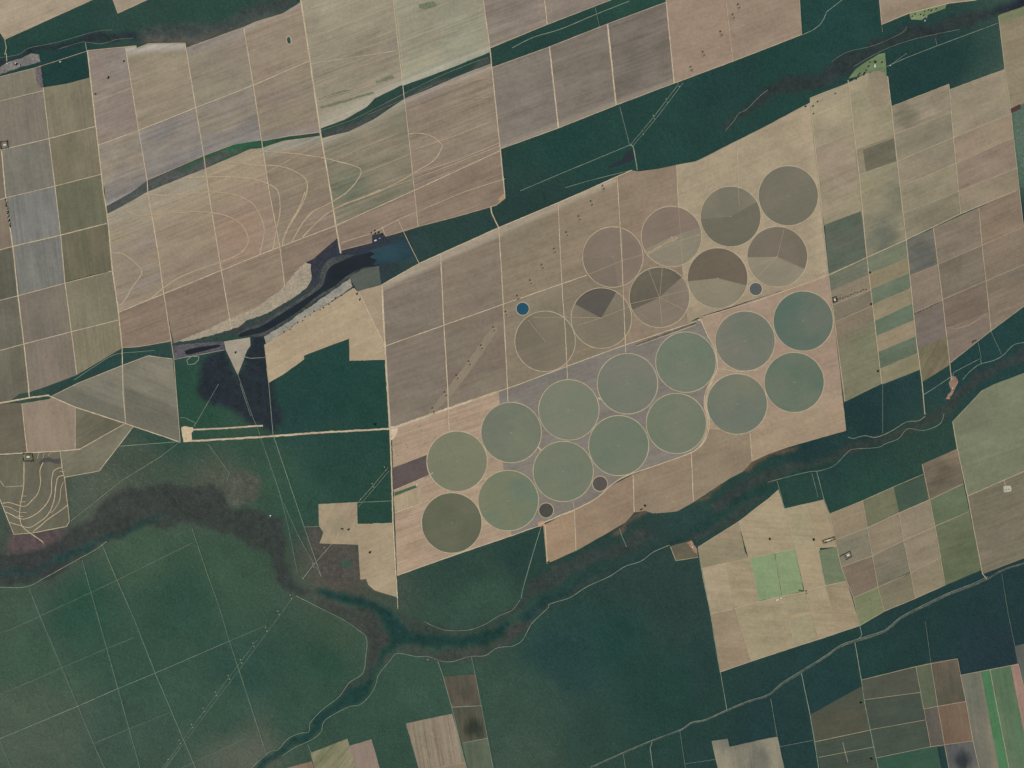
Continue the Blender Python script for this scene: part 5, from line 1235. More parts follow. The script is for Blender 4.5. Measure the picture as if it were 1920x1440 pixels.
w1, w2 = soft_noise(SH, 3, 5) * 2.2 + soft_noise(SH, 9, 15) * 3.0, soft_noise(SH, 3, 6) * 2.2 + soft_noise(SH, 9, 16) * 3.0
WETS = [
    ('marsh', 'dark winding creek marsh in the north-west', (44, 48, 54), 1, [(-40, 116), (0, 110), (35, 104), (55, 91), (100, 82), (130, 75), (180, 60), (210, 57), (252, 54), (255, 68), (230, 71), (190, 80), (150, 80), (110, 92), (60, 101), (30, 112), (0, 124), (-40, 132)]),
    ('marsh', 'grey river flats north of the tan fields', (66, 72, 70), 4, [(255, 58), (300, 47), (400, 38), (450, 22), (480, 12), (565, -20), (600, -40), (570, -10), (562, 2), (530, 24), (480, 38), (440, 52), (350, 86), (300, 78), (258, 78)]),
    ('marsh', 'brown bare flats along the river north of the tan fields', (92, 88, 80), 4, [(268, 82), (280, 68), (300, 66), (330, 72), (380, 66), (440, 50), (520, 25), (522, 30), (440, 58), (352, 92), (345, 82), (280, 84)]),
    ('marsh', 'dark grey brown marsh along the north-eastern river', (50, 55, 55), 3, [(1350, 245), (1390, 212), (1420, 185), (1440, 166), (1475, 146), (1530, 140), (1560, 112), (1590, 98), (1625, 90), (1640, 72), (1700, 56), (1760, 46), (1800, 32), (1850, 16), (1930, -6), (1930, 8), (1870, 26), (1820, 48), (1760, 66), (1700, 80), (1660, 93), (1625, 112), (1600, 128), (1560, 152), (1520, 172), (1470, 178), (1420, 205), (1365, 250)]),
    ('marsh', 'dark blue wetland in the north-eastern corner', (34, 40, 52), 6, [(1850, 18), (1880, 8), (1930, -6), (1930, 12), (1900, 22), (1870, 26)]),
    ('marsh', 'wide dark grey brown marsh on the south-western river', (56, 59, 58), 3, [(-40, 1040), (0, 1034), (60, 1032), (130, 1000), (180, 966), (200, 946), (240, 912), (300, 902), (350, 906), (400, 908), (435, 952), (480, 957), (515, 966), (530, 986), (528, 1030), (540, 1075), (560, 1098), (600, 1112), (560, 1118), (520, 1095), (505, 1040), (430, 1002), (355, 985), (320, 984), (262, 984), (232, 1008), (175, 1030), (130, 1054), (90, 1080), (50, 1099), (0, 1102), (-40, 1104)]),
    ('marsh', 'dark grey brown marsh flat at the river fork', (62, 63, 60), 2, [(575, 1118), (620, 1128), (650, 1140), (690, 1140), (715, 1155), (730, 1175), (735, 1195), (722, 1210), (710, 1222), (704, 1250), (690, 1268), (660, 1295), (640, 1310), (640, 1295), (658, 1278), (680, 1262), (686, 1228), (688, 1196), (670, 1178), (640, 1158), (600, 1138)]),
    ('marsh', 'grey brown marsh on the south bank east of the river fork', (68, 69, 65), 2, [(715, 1255), (722, 1235), (745, 1220), (770, 1212), (800, 1220), (830, 1222), (880, 1215), (915, 1212), (945, 1195), (960, 1178), (990, 1160), (1005, 1160), (990, 1180), (960, 1212), (930, 1216), (905, 1230), (850, 1240), (800, 1232), (745, 1226)]),
    ('marsh', 'brown marsh on the north bank below the dark southern wood', (58, 65, 61), 3, [(750, 1150), (800, 1162), (840, 1180), (880, 1180), (935, 1155), (975, 1125), (1000, 1085), (1040, 1062), (1110, 1040), (1160, 1015), (1200, 990), (1240, 1000), (1180, 1030), (1110, 1065), (1050, 1090), (1010, 1110), (965, 1155), (905, 1185), (840, 1195), (760, 1180)]),
    ('marsh', 'grey marsh on the south bank of the central river', (58, 66, 62), 3, [(1000, 1150), (1040, 1118), (1090, 1095), (1150, 1070), (1200, 1045), (1250, 1018), (1290, 1005), (1330, 985), (1385, 955), (1440, 925), (1440, 932), (1385, 975), (1300, 1012), (1256, 1024), (1225, 1035), (1172, 1062), (1144, 1080), (1097, 1102), (1032, 1132), (1005, 1160)]),
    ('marsh', 'grey brown marsh along the eastern river', (58, 64, 62), 3, [(1330, 950), (1400, 900), (1470, 872), (1520, 868), (1570, 845), (1600, 826), (1640, 822), (1700, 796), (1740, 782), (1770, 758), (1800, 722), (1850, 690), (1890, 668), (1940, 640), (1940, 668), (1880, 690), (1840, 715), (1800, 750), (1775, 780), (1735, 805), (1700, 812), (1640, 836), (1590, 850), (1560, 872), (1480, 892), (1420, 912), (1350, 962)]),
    ('gallery_wood', 'dark green gallery wood along the creek branch and river fork', (34, 62, 57), 2, [(590, 1098), (640, 1110), (690, 1130), (735, 1140), (755, 1165), (770, 1182), (830, 1196), (900, 1190), (950, 1165), (962, 1180), (920, 1205), (870, 1215), (800, 1212), (745, 1212), (720, 1232), (705, 1265), (697, 1298), (672, 1318), (640, 1330), (610, 1348), (600, 1370), (584, 1384), (545, 1402), (500, 1440), (470, 1460), (480, 1435), (520, 1405), (560, 1378), (582, 1370), (588, 1352), (615, 1328), (650, 1300), (690, 1275), (706, 1240), (712, 1222), (728, 1205), (732, 1180), (712, 1152), (650, 1132), (600, 1115)]),
    ('gallery_wood', 'dark green gallery wood along the central and eastern river', (37, 63, 59), 3, [(975, 1160), (1010, 1125), (1060, 1100), (1120, 1075), (1180, 1055), (1240, 1020), (1290, 1000), (1340, 965), (1400, 925), (1450, 905), (1520, 880), (1570, 858), (1575, 864), (1520, 890), (1450, 915), (1400, 938), (1340, 978), (1290, 1008), (1240, 1026), (1180, 1062), (1120, 1085), (1060, 1110), (1020, 1135), (985, 1170)]),
    ('gallery_wood', 'dark green thread of gallery wood in the south-western marsh', (40, 66, 62), 3, [(-40, 1078), (60, 1068), (110, 1048), (160, 1018), (210, 1000), (260, 985), (290, 968), (310, 960), (305, 968), (270, 990), (215, 1008), (165, 1030), (110, 1058), (60, 1078), (-40, 1088)]),
    ('dark_scrub', 'navy dark burnt patch of scrub in the central reserve', (40, 48, 53), 4, [(385, 668), (420, 662), (446, 706), (466, 655), (466, 630), (510, 630), (512, 720), (520, 760), (528, 790), (512, 812), (490, 806), (470, 790), (440, 770), (410, 755), (375, 740), (370, 700)]),
    ('dark_scrub', 'rust brown grass patch between the two pale clearings', (80, 76, 70), 3, [(572, 990), (600, 988), (606, 1000), (600, 1018), (672, 1022), (676, 1086), (640, 1092), (604, 1084)]),
    ('dark_scrub', 'purple rust scrub south of the terraced field', (88, 78, 76), 3, [(20, 1004), (60, 1000), (110, 992), (130, 990), (120, 1005), (95, 1025), (75, 1030), (40, 1035), (10, 1032)]),
    ('dark_scrub', 'grey scrub belt between the sand bank and the reservoir', (60, 67, 65), 2, [(430, 622), (462, 602), (500, 588), (545, 562), (575, 540), (586, 524), (604, 500), (612, 520), (600, 545), (560, 572), (505, 605), (465, 622), (440, 632), (400, 640), (360, 645), (330, 646), (365, 636)]),
    ('dark_scrub', 'navy speckled scrub at the reservoir head', (56, 59, 66), 2, [(588, 486), (632, 447), (638, 474), (620, 488), (604, 500), (598, 520), (602, 535), (588, 535), (583, 505)]),
    ('dark_scrub', 'grey verge scrub in the northern valley strip', (82, 84, 80), 3, [(199, 389), (246, 362), (277, 345), (380, 300), (440, 280), (470, 276), (440, 290), (386, 314), (277, 360), (230, 387), (201, 401)]),
    ('dark_scrub', 'grey lower slope of the northern valley strip', (78, 80, 76), 3, [(606, 248), (660, 232), (710, 210), (757, 186), (822, 150), (880, 128), (918, 112), (918, 120), (855, 146), (822, 160), (757, 188), (700, 225), (655, 247), (610, 256)]),
    ('dark_scrub', 'bright green reed patches in the northern valley strip', (40, 92, 64), 2, [(420, 282), (450, 272), (482, 262), (482, 268), (450, 280), (422, 288)]),
    ('dark_scrub', 'round patch of pale speckled scrub at the edge of the south-western marsh', (80, 84, 73), 2, [(452 + 35 * math.cos(t * 0.25), 915 + 34 * math.sin(t * 0.25)) for t in range(25)]),
    ('dark_scrub', 'rust brown thicket on the river bank below the tan fields', (98, 84, 68), 1, [(1392, 886), (1408, 868), (1440, 852), (1470, 840), (1500, 834), (1475, 846), (1445, 858), (1425, 868), (1405, 884)]),
    ('dark_scrub', 'brown thicket at the river bank bend below the second tan field', (92, 80, 64), 1, [(1140, 1000), (1172, 980), (1190, 962), (1210, 958), (1225, 964), (1205, 966), (1185, 978), (1160, 996)]),
    ('dark_scrub', 'brown thicket under the fourth tan river field', (88, 82, 66), 1, [(1270, 960), (1300, 943), (1340, 918), (1372, 898), (1350, 918), (1310, 945)]),
    ('dark_scrub', 'green stand in the rust brown grass patch', (48, 88, 68), 2, [(628, 1047), (655, 1043), (650, 1060), (640, 1056)]),
]
REG = np.full(SH, -1, int)
for k, (nm, lb, c, r, poly) in enumerate(WETS):
    m = np.zeros(SH, bool)
    paint(m, poly, GX + w1, GY + w2)
    REG[m] = k
    f = blur(blur(m.astype(float), r // 2 + 1), 1)[..., None]
    f = f * (0.8 if nm == 'marsh' else 1.0)
    VEG = VEG * (1 - f) + lin(c) * f
mott = 1 + 0.07 * soft_noise(SH, 1, 31) * blur((REG >= 0).astype(float), 2) + 0.025 * soft_noise(SH, 5, 32) + 0.07 * soft_noise(SH, 0, 33)
spk = soft_noise(SH, 0, 34) > 2.0
VEG = VEG * np.clip(mott, 0.6, 1.5)[..., None]
open_ = np.exp(-(((GX - 300) / 260) ** 2 + ((GY - 890) / 90) ** 2)) + np.exp(-(((GX - 1915) / 30) ** 2 + ((GY - 280) / 90) ** 2)) + np.exp(-(((GX - 440) / 150) ** 2 + ((GY - 20) / 40) ** 2)) * 0.6
VEG = VEG * (1 + 0.5 * (spk * np.clip(open_, 0, 1)))[..., None]
se = np.clip((GX - 1300) / 200, 0, 1) * np.clip((GY - 720) / 60, 0, 1)
VEG[..., 2] *= 1 - 0.09 * se
VEG[..., 1] *= 1 + 0.03 * se
VEG = VEG / KILL
WOODS = [
    ('dark scrub woodland of the north-western valley', [(100, 40), (400, 20), (120, 130), (520, 0)]),
    ('narrow wooded strip through the northern fields', [(300, 340), (430, 285), (550, 260), (660, 230), (760, 175), (860, 130)]),
    ('wooded strip between the grey north-eastern fields', [(960, 95), (1100, 50), (1200, 10)]),
    ('large dark wood north-east of the central farm', [(1050, 280), (1200, 240), (1380, 160), (1450, 230), (1560, 60), (1570, 150), (1800, 40)]),
    ('dark rectangular wood in the eastern grid', [(1720, 170), (1800, 110), (1860, 80)]),
    ('wooded valley upstream of the lake', [(850, 420), (930, 390), (1020, 370), (730, 510), (660, 490), (600, 520), (1110, 335)]),
    ('wooded strip of the western creek', [(300, 650), (180, 700), (80, 740), (0, 750)]),
    ('dark green scrub of the central reserve', [(640, 700), (560, 780), (350, 740), (440, 870), (620, 880), (700, 960), (540, 980)]),
    ('grey green open scrub west of the reserve', [(260, 850), (190, 930), (310, 815), (300, 880)]),
    ('wide green scrub plain in the south-west with survey tracks', [(250, 1050), (150, 1200), (50, 1350), (300, 1350), (450, 1150), (600, 1250), (520, 1350)]),
    ('green scrub between the creek branch and the southern plots', [(800, 1290), (740, 1340), (700, 1420), (900, 1260)]),
    ('dark wood below the westernmost pivots', [(850, 1070), (900, 1120), (980, 1050)]),
    ('large dark wood in the south', [(1100, 1180), (1250, 1150), (1200, 1300), (1000, 1380), (1050, 1280), (960, 1440)]),
    ('dark blue green woods south-east of the gully', [(1450, 1370), (1560, 1300), (1700, 1220), (1850, 1150), (1400, 1420)]),
    ('dark wood strip north of the gully', [(1400, 1280), (1550, 1200), (1720, 1130), (1860, 1075)]),
    ('dark green wood north of the south-eastern patchwork', [(1620, 890), (1500, 920), (1720, 850), (1760, 820)]),
    ('dark blue green wood south of the eastern strips', [(1650, 770), (1530, 835), (1750, 740), (1430, 860)]),
    ('wooded banks of the eastern river', [(1860, 640), (1900, 600), (1830, 660), (1880, 710)]),
    ('pale speckled green wood at the eastern edge', [(1915, 260), (1915, 320)]),
]
best = np.full(SH, 1e18)
for k, (lb, seeds) in enumerate(WOODS):
    for (sx, sy) in seeds:
        d2 = (GX - sx) ** 2 + (GY - sy) ** 2
        m = d2 < best
        best[m] = d2[m]
        REG[m & ((REG < 0) | (REG >= 100))] = 100 + k

# canopy heights: low thickets, lower over marsh, cut back at fields and along tracks
near = blur(cult.astype(float), 1) > 0.01
wet = (REG < 100).astype(float)
hgt = 3.4 + 0.55 * soft_noise(SH, 0, 11) + 0.55 * soft_noise(SH, 1, 12) + 0.5 * soft_noise(SH, 4, 13)
hgt = hgt * (1 - 0.5 * blur(wet, 2))
hgt = np.clip(hgt, 0.6, 6.0)
trackmask = np.zeros(SH, bool)
for Q, wd in ROADS:
    for a, b in zip(Q[:-1], Q[1:]):
        L = float(np.linalg.norm(b - a))
        k = max(1, int(L / 0.8))
        t = (b - a) / max(L, 1e-6)
        nn = np.array([-t[1], t[0]])
        for j in range(k + 1):
            for s in (-1, 0, 1):
                q = a + (b - a) * j / k + nn * s * wd * 0.55
                ii, jj = int((q[1] + 40) // STEP), int((q[0] + 40) // STEP)
                if 0 <= ii < SH[0] - 1 and 0 <= jj < SH[1] - 1:
                    trackmask[ii:ii + 2, jj:jj + 2] = True
hgt[near] = 0.0
hgt[trackmask] = np.minimum(hgt[trackmask], 0.7)
Z = hgt - 0.4
Z[cult] = -1.0

inner = blur(cult.astype(float), 2) > 0.999
keepv = ~inner
ncol = SH[1]
ii, jj = np.meshgrid(np.arange(SH[0] - 1), np.arange(SH[1] - 1), indexing='ij')
fk = keepv[:-1, :-1] | keepv[1:, :-1] | keepv[:-1, 1:] | keepv[1:, 1:]
ii, jj = ii[fk], jj[fk]
quads = np.stack([ii * ncol + jj, (ii + 1) * ncol + jj, (ii + 1) * ncol + jj + 1, ii * ncol + jj + 1], 1)
jx, jy = rng.uniform(-0.45, 0.45, SH) * STEP, rng.uniform(-0.45, 0.45, SH) * STEP
CO = np.stack([(GX + jx - MAPW / 2) * S, (MAPH / 2 - GY - jy) * S, Z], -1).reshape(-1, 3)
VC = np.concatenate([VEG, np.ones(SH + (1,))], -1).reshape(-1, 4)
REGF = REG.reshape(-1)[quads[:, 0]]
for r in np.unique(REGF):
    q = quads[REGF == r]
    u, inv = np.unique(q, return_inverse=True)
    inv = inv.reshape(-1)
    nm, lb = (WETS[r][0], WETS[r][1]) if r < 100 else ('woodland', WOODS[r - 100][0])
    me = bpy.data.meshes.new(nm)
    me.vertices.add(len(u))
    me.vertices.foreach_set('co', CO[u].astype(np.float32).ravel())
    me.loops.add(len(inv))
    me.loops.foreach_set('vertex_index', inv.astype(np.int32))
    me.polygons.add(len(q))
    me.polygons.foreach_set('loop_start', np.arange(0, len(inv), 4, dtype=np.int32))
    me.update(calc_edges=True)
    at = me.attributes.new('species', 'FLOAT_COLOR', 'POINT')
    at.data.foreach_set('color', VC[u].astype(np.float32).ravel())
    me.polygons.foreach_set('use_smooth', np.ones(len(q), bool))
    o = link(nm, me, M_VEG)
    tag(o, lb, None, None, 'stuff')


# ------------------------------------------------------------------ pylons of the double power line
def bar(bm, a, b, w):
    a, b = Vector(a), Vector(b)
    d = b - a
    q = d.to_track_quat('Z', 'Y').to_matrix().to_4x4()
    from mathutils import Matrix
    bmesh.ops.create_cube(bm, size=1.0, matrix=Matrix.Translation((a + b) / 2) @ q @ Matrix.Diagonal((w, w, d.length, 1)))


def pylon_meshes():
    leg = bmesh.new()
    for sx in (-1, 1):
        for sy in (-1, 1):
            bar(leg, (4.5 * sx, 4.5 * sy, 0), (1.0 * sx, 1.0 * sy, 24), 0.5)
            bar(leg, (1.0 * sx, 1.0 * sy, 24), (0.4 * sx, 0.4 * sy, 36), 0.4)
    for i in range(5):
        z0, z1 = i * 5, (i + 1) * 5
        r0, r1 = 4.5 - 3.5 * z0 / 25, 4.5 - 3.5 * z1 / 25
        for (ax, ay, bx, by) in ((-1, -1, 1, -1), (1, -1, 1, 1), (1, 1, -1, 1), (-1, 1, -1, -1)):
            bar(leg, (r0 * ax, r0 * ay, z0), (r1 * bx, r1 * by, z1), 0.3)
    arm = bmesh.new()
    for z, h in ((24, 8.5), (29, 7), (34, 5.5)):
        for s in (-1, 1):
            bar(arm, (0, 0.8, z), (s * h, 0, z + 0.6), 0.4)
            bar(arm, (0, -0.8, z), (s * h, 0, z + 0.6), 0.4)
            bar(arm, (0, 0, z + 2.0), (s * h, 0, z + 0.6), 0.35)
    out = []
    for nm, bm in (('tower_frame', leg), ('crossarm', arm)):
        me = bpy.data.meshes.new(nm)
        bm.to_mesh(me)
        bm.free()
        me.materials.append(M_STEEL)
        out.append(me)
    return out


FRAME_ME, CARM_ME = pylon_meshes()


def blob_mesh(name, r, z, seed, mat, n=14):
    rr = random.Random(seed)
    bm = bmesh.new()
    vs_ = []
    for i in range(n):
        t = 2 * math.pi * i / n
        q = r * rr.uniform(0.75, 1.15)
        vs_.append(bm.verts.new((q * math.cos(t), q * math.sin(t), z)))
    f = bm.faces.new(vs_)
    e = bmesh.ops.extrude_edge_only(bm, edges=[x for x in bm.edges if x.is_boundary])
    for g in e['geom']:
        if isinstance(g, bmesh.types.BMVert):
            g.co.z = -1
    bmesh.ops.triangulate(bm, faces=[f])
    me = bpy.data.meshes.new(name)
    bm.to_mesh(me)
    bm.free()
    me.materials.append(mat)
    return me


PAD_DARK = [blob_mesh('scrub_patch', 14, 4.3, k, M_SCRUB) for k in range(4)]
PAD_PALE = [blob_mesh('cleared_patch', 9, 4.3, k + 9, M_PAD) for k in range(4)]
M_HALO = dirt_material('mown_ground', (150, 136, 116), (144, 129, 109), 18, 0.12)
HALO = [blob_mesh('mown_patch', 34, 4.26, k + 30, M_HALO, 18) for k in range(4)]
PYL = {
    'in the south-western scrub': (PAD_PALE, [(314, 1421), (337, 1391), (360, 1361), (382, 1331), (405, 1301), (429, 1270), (452, 1240), (475, 1209), (499, 1180), (522, 1149), (545, 1119)]),
    'in the central reserve': (PAD_PALE, [(587, 1060), (609, 1030), (677, 939), (699, 910), (722, 879)]),
    'west of the green pivots': (PAD_PALE, [(745, 850), (764, 835), (789, 802)]),
    'on the bare strip of the brown field': (PAD_DARK, [(812, 768), (835, 738), (857, 706), (880, 680), (903, 650), (926, 616)]),
    'in fields north-west of the dry pivots': (PAD_DARK, [(949, 587), (971, 557), (995, 528), (1017, 499), (1040, 469), (1063, 438), (1086, 408), (1109, 380), (1131, 351)]),
    'in the north-eastern wood': (PAD_PALE, [(1205, 249), (1226, 220), (1250, 189), (1272, 159)]),
    'in the smooth pinkish tan field': (PAD_DARK, [(1296, 128), (1319, 100), (1352, 62), (1375, 30), (1385, 11)]),
}
kk = 0
for place, (pads, spots) in PYL.items():
    ORD = ('first', 'second', 'third', 'fourth', 'fifth', 'sixth', 'seventh', 'eighth', 'ninth', 'tenth', 'eleventh')
    for n_, (x, y) in enumerate(spots):
        for (dx, dy, side) in ((-1.3, -3.2, 'western'), (1.3, 3.2, 'eastern')):
            root = link('power_pylon', None, loc=W((x + dx, y + dy)))
            root.rotation_euler = (0, 0, math.radians(54))
            link('tower_frame', FRAME_ME, None, root, loc=(0, 0, 1))
            link('crossarm', CARM_ME, None, root, loc=(0, 0, 1))
            link('ground_patch', pads[kk % 4], None, root).rotation_euler = (0, 0, kk * 1.3)
            if pads is PAD_DARK and side == 'eastern':
                link('mown_patch', HALO[kk % 4], None, root, loc=(0, 0, 0)).rotation_euler = (0, 0, kk * 0.7)
            kk += 1
            tag(root, '%s %s-line pylon from the south, %s' % (ORD[n_], side, place), 'pylon', '%s line pylons' % side)


# ------------------------------------------------------------------ trees, hedges and farm buildings
def tree_mesh():
    cr = bmesh.new()
    rr = random.Random(5)
    for i in range(90):
        t, p = rr.uniform(0, 6.283), math.acos(rr.uniform(-0.6, 1))
        q = rr.uniform(0.55, 1.1)
        c = Vector((4.6 * q * math.sin(p) * math.cos(t), 4.6 * q * math.sin(p) * math.sin(t), 6.5 + 3.2 * q * math.cos(p)))
        a = Vector((rr.gauss(0, 1), rr.gauss(0, 1), rr.gauss(0, 0.5))).normalized()
        b = a.cross(Vector((rr.gauss(0, 1), rr.gauss(0, 1), rr.gauss(0, 1)))).normalized()
        s = rr.uniform(1.0, 1.9)
        cr.faces.new([cr.verts.new(c + a * s + b * s * 0.2), cr.verts.new(c + b * s), cr.verts.new(c - a * s - b * s * 0.1), cr.verts.new(c - b * s)])
    me = bpy.data.meshes.new('crown')
    cr.to_mesh(me)
    cr.free()
    me.materials.append(M_LEAF)
    tb = bmesh.new()
    bmesh.ops.create_cone(tb, segments=7, radius1=0.45, radius2=0.2, depth=6.0, cap_ends=True)
    bmesh.ops.translate(tb, verts=tb.verts, vec=(0, 0, 3))
    for k in range(4):
        t = k * 1.6
        bar(tb, (0, 0, 3.5 + 0.4 * k), (2.4 * math.cos(t), 2.4 * math.sin(t), 6.8), 0.22)
    m2 = bpy.data.meshes.new('trunk')
    tb.to_mesh(m2)
    tb.free()
    m2.materials.append(M_BARK)
    return me, m2


CROWN_ME, TRUNK_ME = tree_mesh()


def tree(x, y, s, label, group, cat='tree'):
    root = link('tree', None, loc=W((x, y), 1.0))
    root.rotation_euler = (0, 0, hash01(x, y) * 6.28)
    root.scale = (s, s, s)
    link('trunk', TRUNK_ME, None, root)
    link('crown', CROWN_ME, None, root)
    tag(root, label, cat, group)


def tree_row(pts, step, s, label, group, jit=0.3):
    P = [np.array(p, float) for p in pts]
    for a, b in zip(P[:-1], P[1:]):
        n = max(1, int(np.linalg.norm(b - a) / step))
        for j in range(n):
            q = a + (b - a) * j / n
            tree(q[0] + random.uniform(-jit, jit), q[1] + random.uniform(-jit, jit), s * random.uniform(0.85, 1.2), label, group)


def ring(x0, y0, x1, y1, sk=0.0):
    return [(x0, y0), (x1, y0 - sk), (x1 + 1, y1 - sk), (x0 + 1, y1), (x0, y0)]


tree_row(ring(2, 266, 15, 279, 2), 2.6, 1.57, 'tree in the hedge round the small western square compound', 'western square hedge')
tree_row(ring(44, 850, 62, 864, 0), 2.6, 1.65, 'tree in the hedge round the square compound above the terraces', 'terrace compound hedge')
tree_row([(12, 374), (20, 427)], 1.9, 1.81, 'tree in the dark row beside the blue grey western field', 'western tree row', 1.2)
tree_row([(125, 529), (168, 517), (205, 509)], 3.1, 1.15, 'tree in the thin hedge between two olive western fields', 'olive field hedge', 0.3)
tree_row([(1543, 1013), (1564, 1006), (1566, 1011), (1545, 1018), (1543, 1013)], 2.6, 1.48, 'tree in the hedge round the oblong yard in the patchwork', 'oblong yard hedge')
tree_row([(1576, 1042), (1594, 1033), (1597, 1043), (1587, 1048), (1584, 1039)], 2.6, 1.48, 'tree in the hedge round the square yard in the patchwork', 'square yard hedge')
tree_row([(1561, 558), (1568, 556), (1570, 565), (1563, 567), (1561, 558)], 2.3, 1.48, 'tree in the hedge round the small square by the farm boundary', 'farm boundary hedge')
tree_row([(1570, 562), (1595, 552), (1628, 541)], 4.5, 1.32, 'tree in the ragged row along the brown strip', 'brown strip tree row', 1.2)
tree_row([(640, 556), (622, 566), (600, 580), (575, 595), (550, 610), (525, 625)], 7.9, 1.65, 'tree scattered along the whitish salt bank', 'salt bank trees', 3.0)
tree_row([(1716, 588), (1764, 566)], 5.6, 1.15, 'tree in the ragged row above the purple grey field', 'purple field tree row', 1.0)
tree_row([(26, 118), (34, 120), (40, 124)], 2.8, 1.98, 'tree among the north-west homestead buildings', 'north-west homestead trees', 2.0)
tree_row([(1606, 150), (1600, 146), (1612, 140), (1624, 130), (1630, 118), (1650, 118), (1658, 117)], 5.2, 1.98, 'tree among the bright green pasture of the homestead', 'pasture homestead trees', 4.0)
tree_row([(1712, 30), (1730, 25), (1760, 15)], 6.1, 1.81, 'tree among the northern garden plots', 'northern garden trees', 3.0)
tree_row([(1525, 215), (1540, 190), (1560, 180), (1580, 172)], 12.2, 1.81, 'lone tree scattered in the olive tan corner field', 'corner field trees', 9.0)
tree_row([(698, 437), (706, 434), (716, 437), (722, 444)], 3.1, 1.98, 'tree in the lakeside farmyard', 'lakeside farmyard trees', 2.5)
tree_row([(1500, 1106), (1511, 1108), (1513, 1117)], 3.5, 1.65, 'tree clump at the corner of the bright green pair', 'green pair trees', 1.0)
tree_row([(1824, 641), (1832, 637)], 2.4, 1.65, 'tree at the edge of the brown triangle field', 'triangle field trees', 0.6)
SPOTS = [((204, 145), 'dark bush clump in the pinkish grey northern field', 5), ((180, 176), 'small dark bush clump near the western side of the northern block', 3), ((232, 115), 'small pale bush clump by the first northern lane', 3),
         ((1444, 1010), 'dark square tree clump north of the bright green pair', 6), ((1526, 1011), 'dark square tree clump beside the oblong yard', 6), ((654, 992), 'dark tree clump in the notched clearing', 4),
         ((642, 992), 'second dark tree clump in the notched clearing', 4), ((694, 1035), 'dark tree clump in the pointed clearing', 6), ((1614, 1316), 'dark square tree clump beside the straight southern lane', 6), ((1634, 1422), 'dark square tree clump at the bottom of the straight southern lane', 6),
         ((670, 550), 'dark tree clump at the top of the diagonal track', 4), ((676, 561), 'dark tree clump on the diagonal track', 3), ((704, 795), 'black tree clump in the reserve above the long airstrip', 8), ((1632, 511), 'dark tree clump on the lane beside the green strip', 4), ((1634, 570), 'dark tree clump on the lane beside the third strip', 4), ((1647, 695), 'dark tree clump on the lane beside the lowest strip', 4),
         ((1210, 948), 'dark tree clump in the wavy-edged river field', 4), ((1203, 955), 'dark hedge stub on the river bank', 5), ((1028, 1053), 'dark tree clump at the pointed field corner', 4), ((443, 660), 'tree clump inside the pale triangle clearing', 6), ((1511, 199), 'tree clump at the north-east corner of the central farm', 4)]
for (c, lb, n) in SPOTS:
    for k in range(n):
        tree(c[0] + random.uniform(-1.6, 1.6), c[1] + random.uniform(-1.4, 1.4), random.uniform(1.3, 1.9), 'tree of the ' + lb, lb)


def building(x, y, w, d, h, rot, roof, label, group=None, cat='building'):
    root = link('farm_building', None, loc=W((x, y), 0.5))
    root.rotation_euler = (0, 0, math.radians(rot))
    bm = bmesh.new()
    from mathutils import Matrix
    bmesh.ops.create_cube(bm, size=1.0, matrix=Matrix.Translation((0, 0, h / 2)) @ Matrix.Diagonal((w, d, h + 1, 1)))
    me = bpy.data.meshes.new('walls')
    bm.to_mesh(me)
    bm.free()
    link('walls', me, M_WALL, root)
    e, rz = 0.7, h + d * 0.22
    v = [(-w / 2 - e, -d / 2 - e, h + 0.52), (w / 2 + e, -d / 2 - e, h + 0.52), (w / 2 + e, d / 2 + e, h + 0.52), (-w / 2 - e, d / 2 + e, h + 0.52), (-w / 2 - e, 0, rz + 0.52), (w / 2 + e, 0, rz + 0.52)]
    me = bpy.data.meshes.new('roof')
    me.from_pydata(v, [], [(0, 1, 5, 4), (2, 3, 4, 5), (0, 4, 3), (1, 2, 5), (3, 2, 1, 0)])
    link('roof', me, roof, root)
    me2 = bpy.data.meshes.new('door')
    me2.from_pydata([(-1.8, -d / 2 - 0.04, 0), (1.8, -d / 2 - 0.04, 0), (1.8, -d / 2 - 0.04, 3), (-1.8, -d / 2 - 0.04, 3)], [], [(0, 1, 2, 3)])
    link('door', me2, M_SCRUB, root)
    tag(root, label, cat, group)


B = building
B(29, 119, 30, 14, 5, 20, M_ROOFW, 'white roofed shed at the mud flat of the north-west homestead')
B(37, 123, 22, 12, 5, 20, M_ROOFW, 'small white roofed house of the north-west homestead')
B(13, 119, 16, 10, 4, 60, M_ROOFW, 'white roofed hut by the creek crossing')
B(113, 116, 26, 12, 4, 20, M_ROOFW, 'pale roofed hut in the dark forest rectangle')
B(9, 272, 36, 22, 6, 12, M_ROOFW, 'white roofed shed inside the small western hedge square')
B(53, 857, 44, 22, 5, 3, M_ROOFW, 'long white roofed shed inside the hedge above the terraces')
B(349, 822, 26, 12, 5, 95, M_ROOFG, 'grey roofed shed at the western airstrip yard')
B(351, 812, 16, 8, 4, 95, M_ROOFW, 'small white roofed shed at the western airstrip yard')
B(345, 804, 18, 10, 4, 10, M_ROOFW, 'white roofed hut at the northern end of the airstrip yard')
B(736, 808, 30, 14, 6, 20, M_ROOFW, 'white roofed shed in the pale round yard')
B(735, 817, 20, 12, 6, 20, M_ROOFG, 'grey roofed shed in the pale round yard')
B(1640, 124, 44, 20, 7, 84, M_ROOFW, 'long white roofed barn in the bright green pasture')
B(1639, 116, 20, 12, 5, 84, M_ROOFG, 'grey roofed house in the bright green pasture')
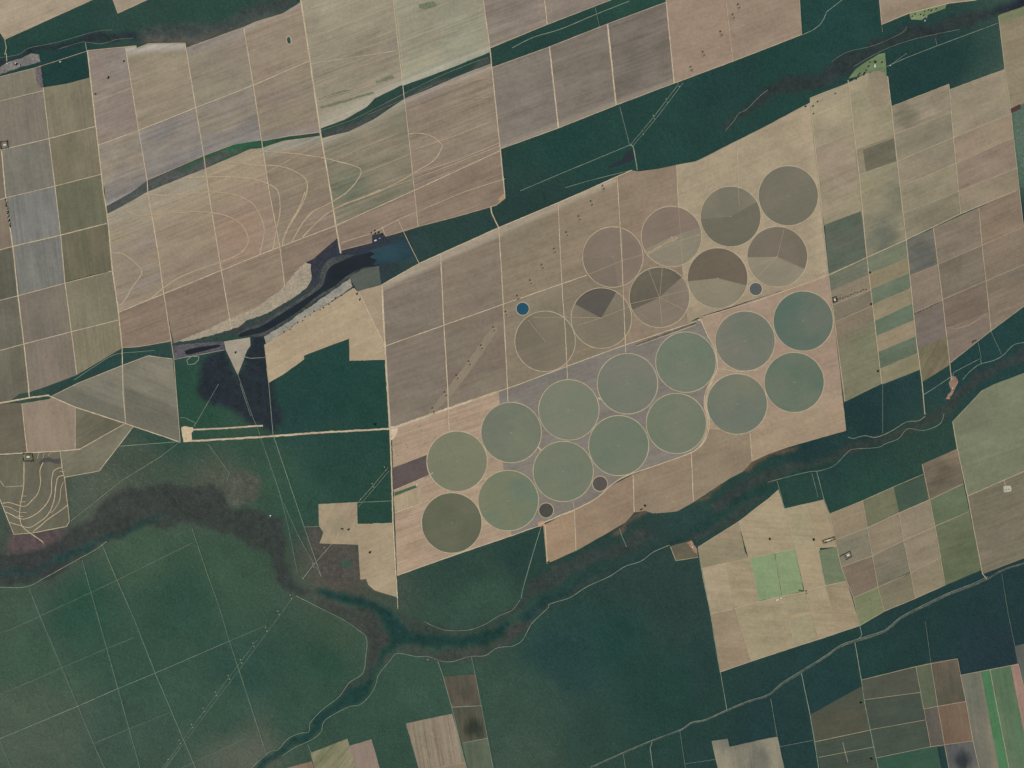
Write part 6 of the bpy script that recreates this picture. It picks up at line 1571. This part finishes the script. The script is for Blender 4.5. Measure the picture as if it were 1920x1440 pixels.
B(1669, 123, 16, 10, 4, 10, M_ROOFW, 'white roofed hut beside the eastern wood track')
B(1737, 32, 34, 16, 6, 70, M_ROOFG, 'grey roofed barn in the northern garden plots')
B(1734, 39, 22, 12, 5, 70, M_ROOFW, 'white roofed house at the river side of the garden plots')
B(1886, 918, 26, 12, 5, 5, M_ROOFG, 'western grey roofed shed on the white gravel pad')
B(1892, 917, 18, 12, 5, 5, M_ROOFG, 'eastern grey roofed shed on the white gravel pad')
B(1553, 1013, 60, 14, 5, 17, M_ROOFW, 'long white roofed shed in the oblong hedged yard')
B(1590, 1041, 40, 24, 6, 20, M_ROOFW, 'white roofed barn in the square hedged yard')
B(704, 451, 34, 18, 6, 15, M_ROOFW, 'white roofed barn of the lakeside farmyard')
B(712, 447, 26, 14, 5, 15, M_ROOFG, 'grey roofed barn of the lakeside farmyard')
B(1565, 562, 30, 22, 5, 80, M_ROOFW, 'white roofed shed inside the small hedge at the farm boundary')
B(1794, 712, 26, 12, 5, 60, M_ROOFR, 'red roofed house at the river ford yard')
B(1786, 728, 20, 10, 4, 60, M_ROOFW, 'white roofed hut at the river ford yard')
B(1293, 1020, 30, 14, 5, 30, M_ROOFR, 'red roofed house by the paddock')
B(1298, 1026, 20, 10, 4, 60, M_ROOFW, 'white roofed hut by the paddock')
B(1457, 1125, 36, 14, 5, 12, M_ROOFW, 'western white roofed shed below the bright green pair')
B(1464, 1122, 26, 12, 5, 12, M_ROOFW, 'eastern white roofed shed below the bright green pair')
B(847, 1323, 22, 12, 5, 10, M_ROOFR, 'red roofed hut at the corner of the dark southern plots')
B(81, 1019, 22, 14, 5, 70, M_ROOFR, 'red roofed pump house below the terraces')
B(802, 1237, 24, 10, 4, 0, M_ROOFG, 'grey roofed hut on the south bank track')
B(507, 967, 22, 14, 4, 30, M_ROOFW, 'white roofed hut at the edge of the south-western marsh')
B(781, 909, 22, 10, 5, 18, M_ROOFW, 'white roofed pump house by the thin green strip')
B(1065, 768, 6, 5, 3, 18, M_ROOFW, 'tiny white pump hut in the middle of the pale green pivot')
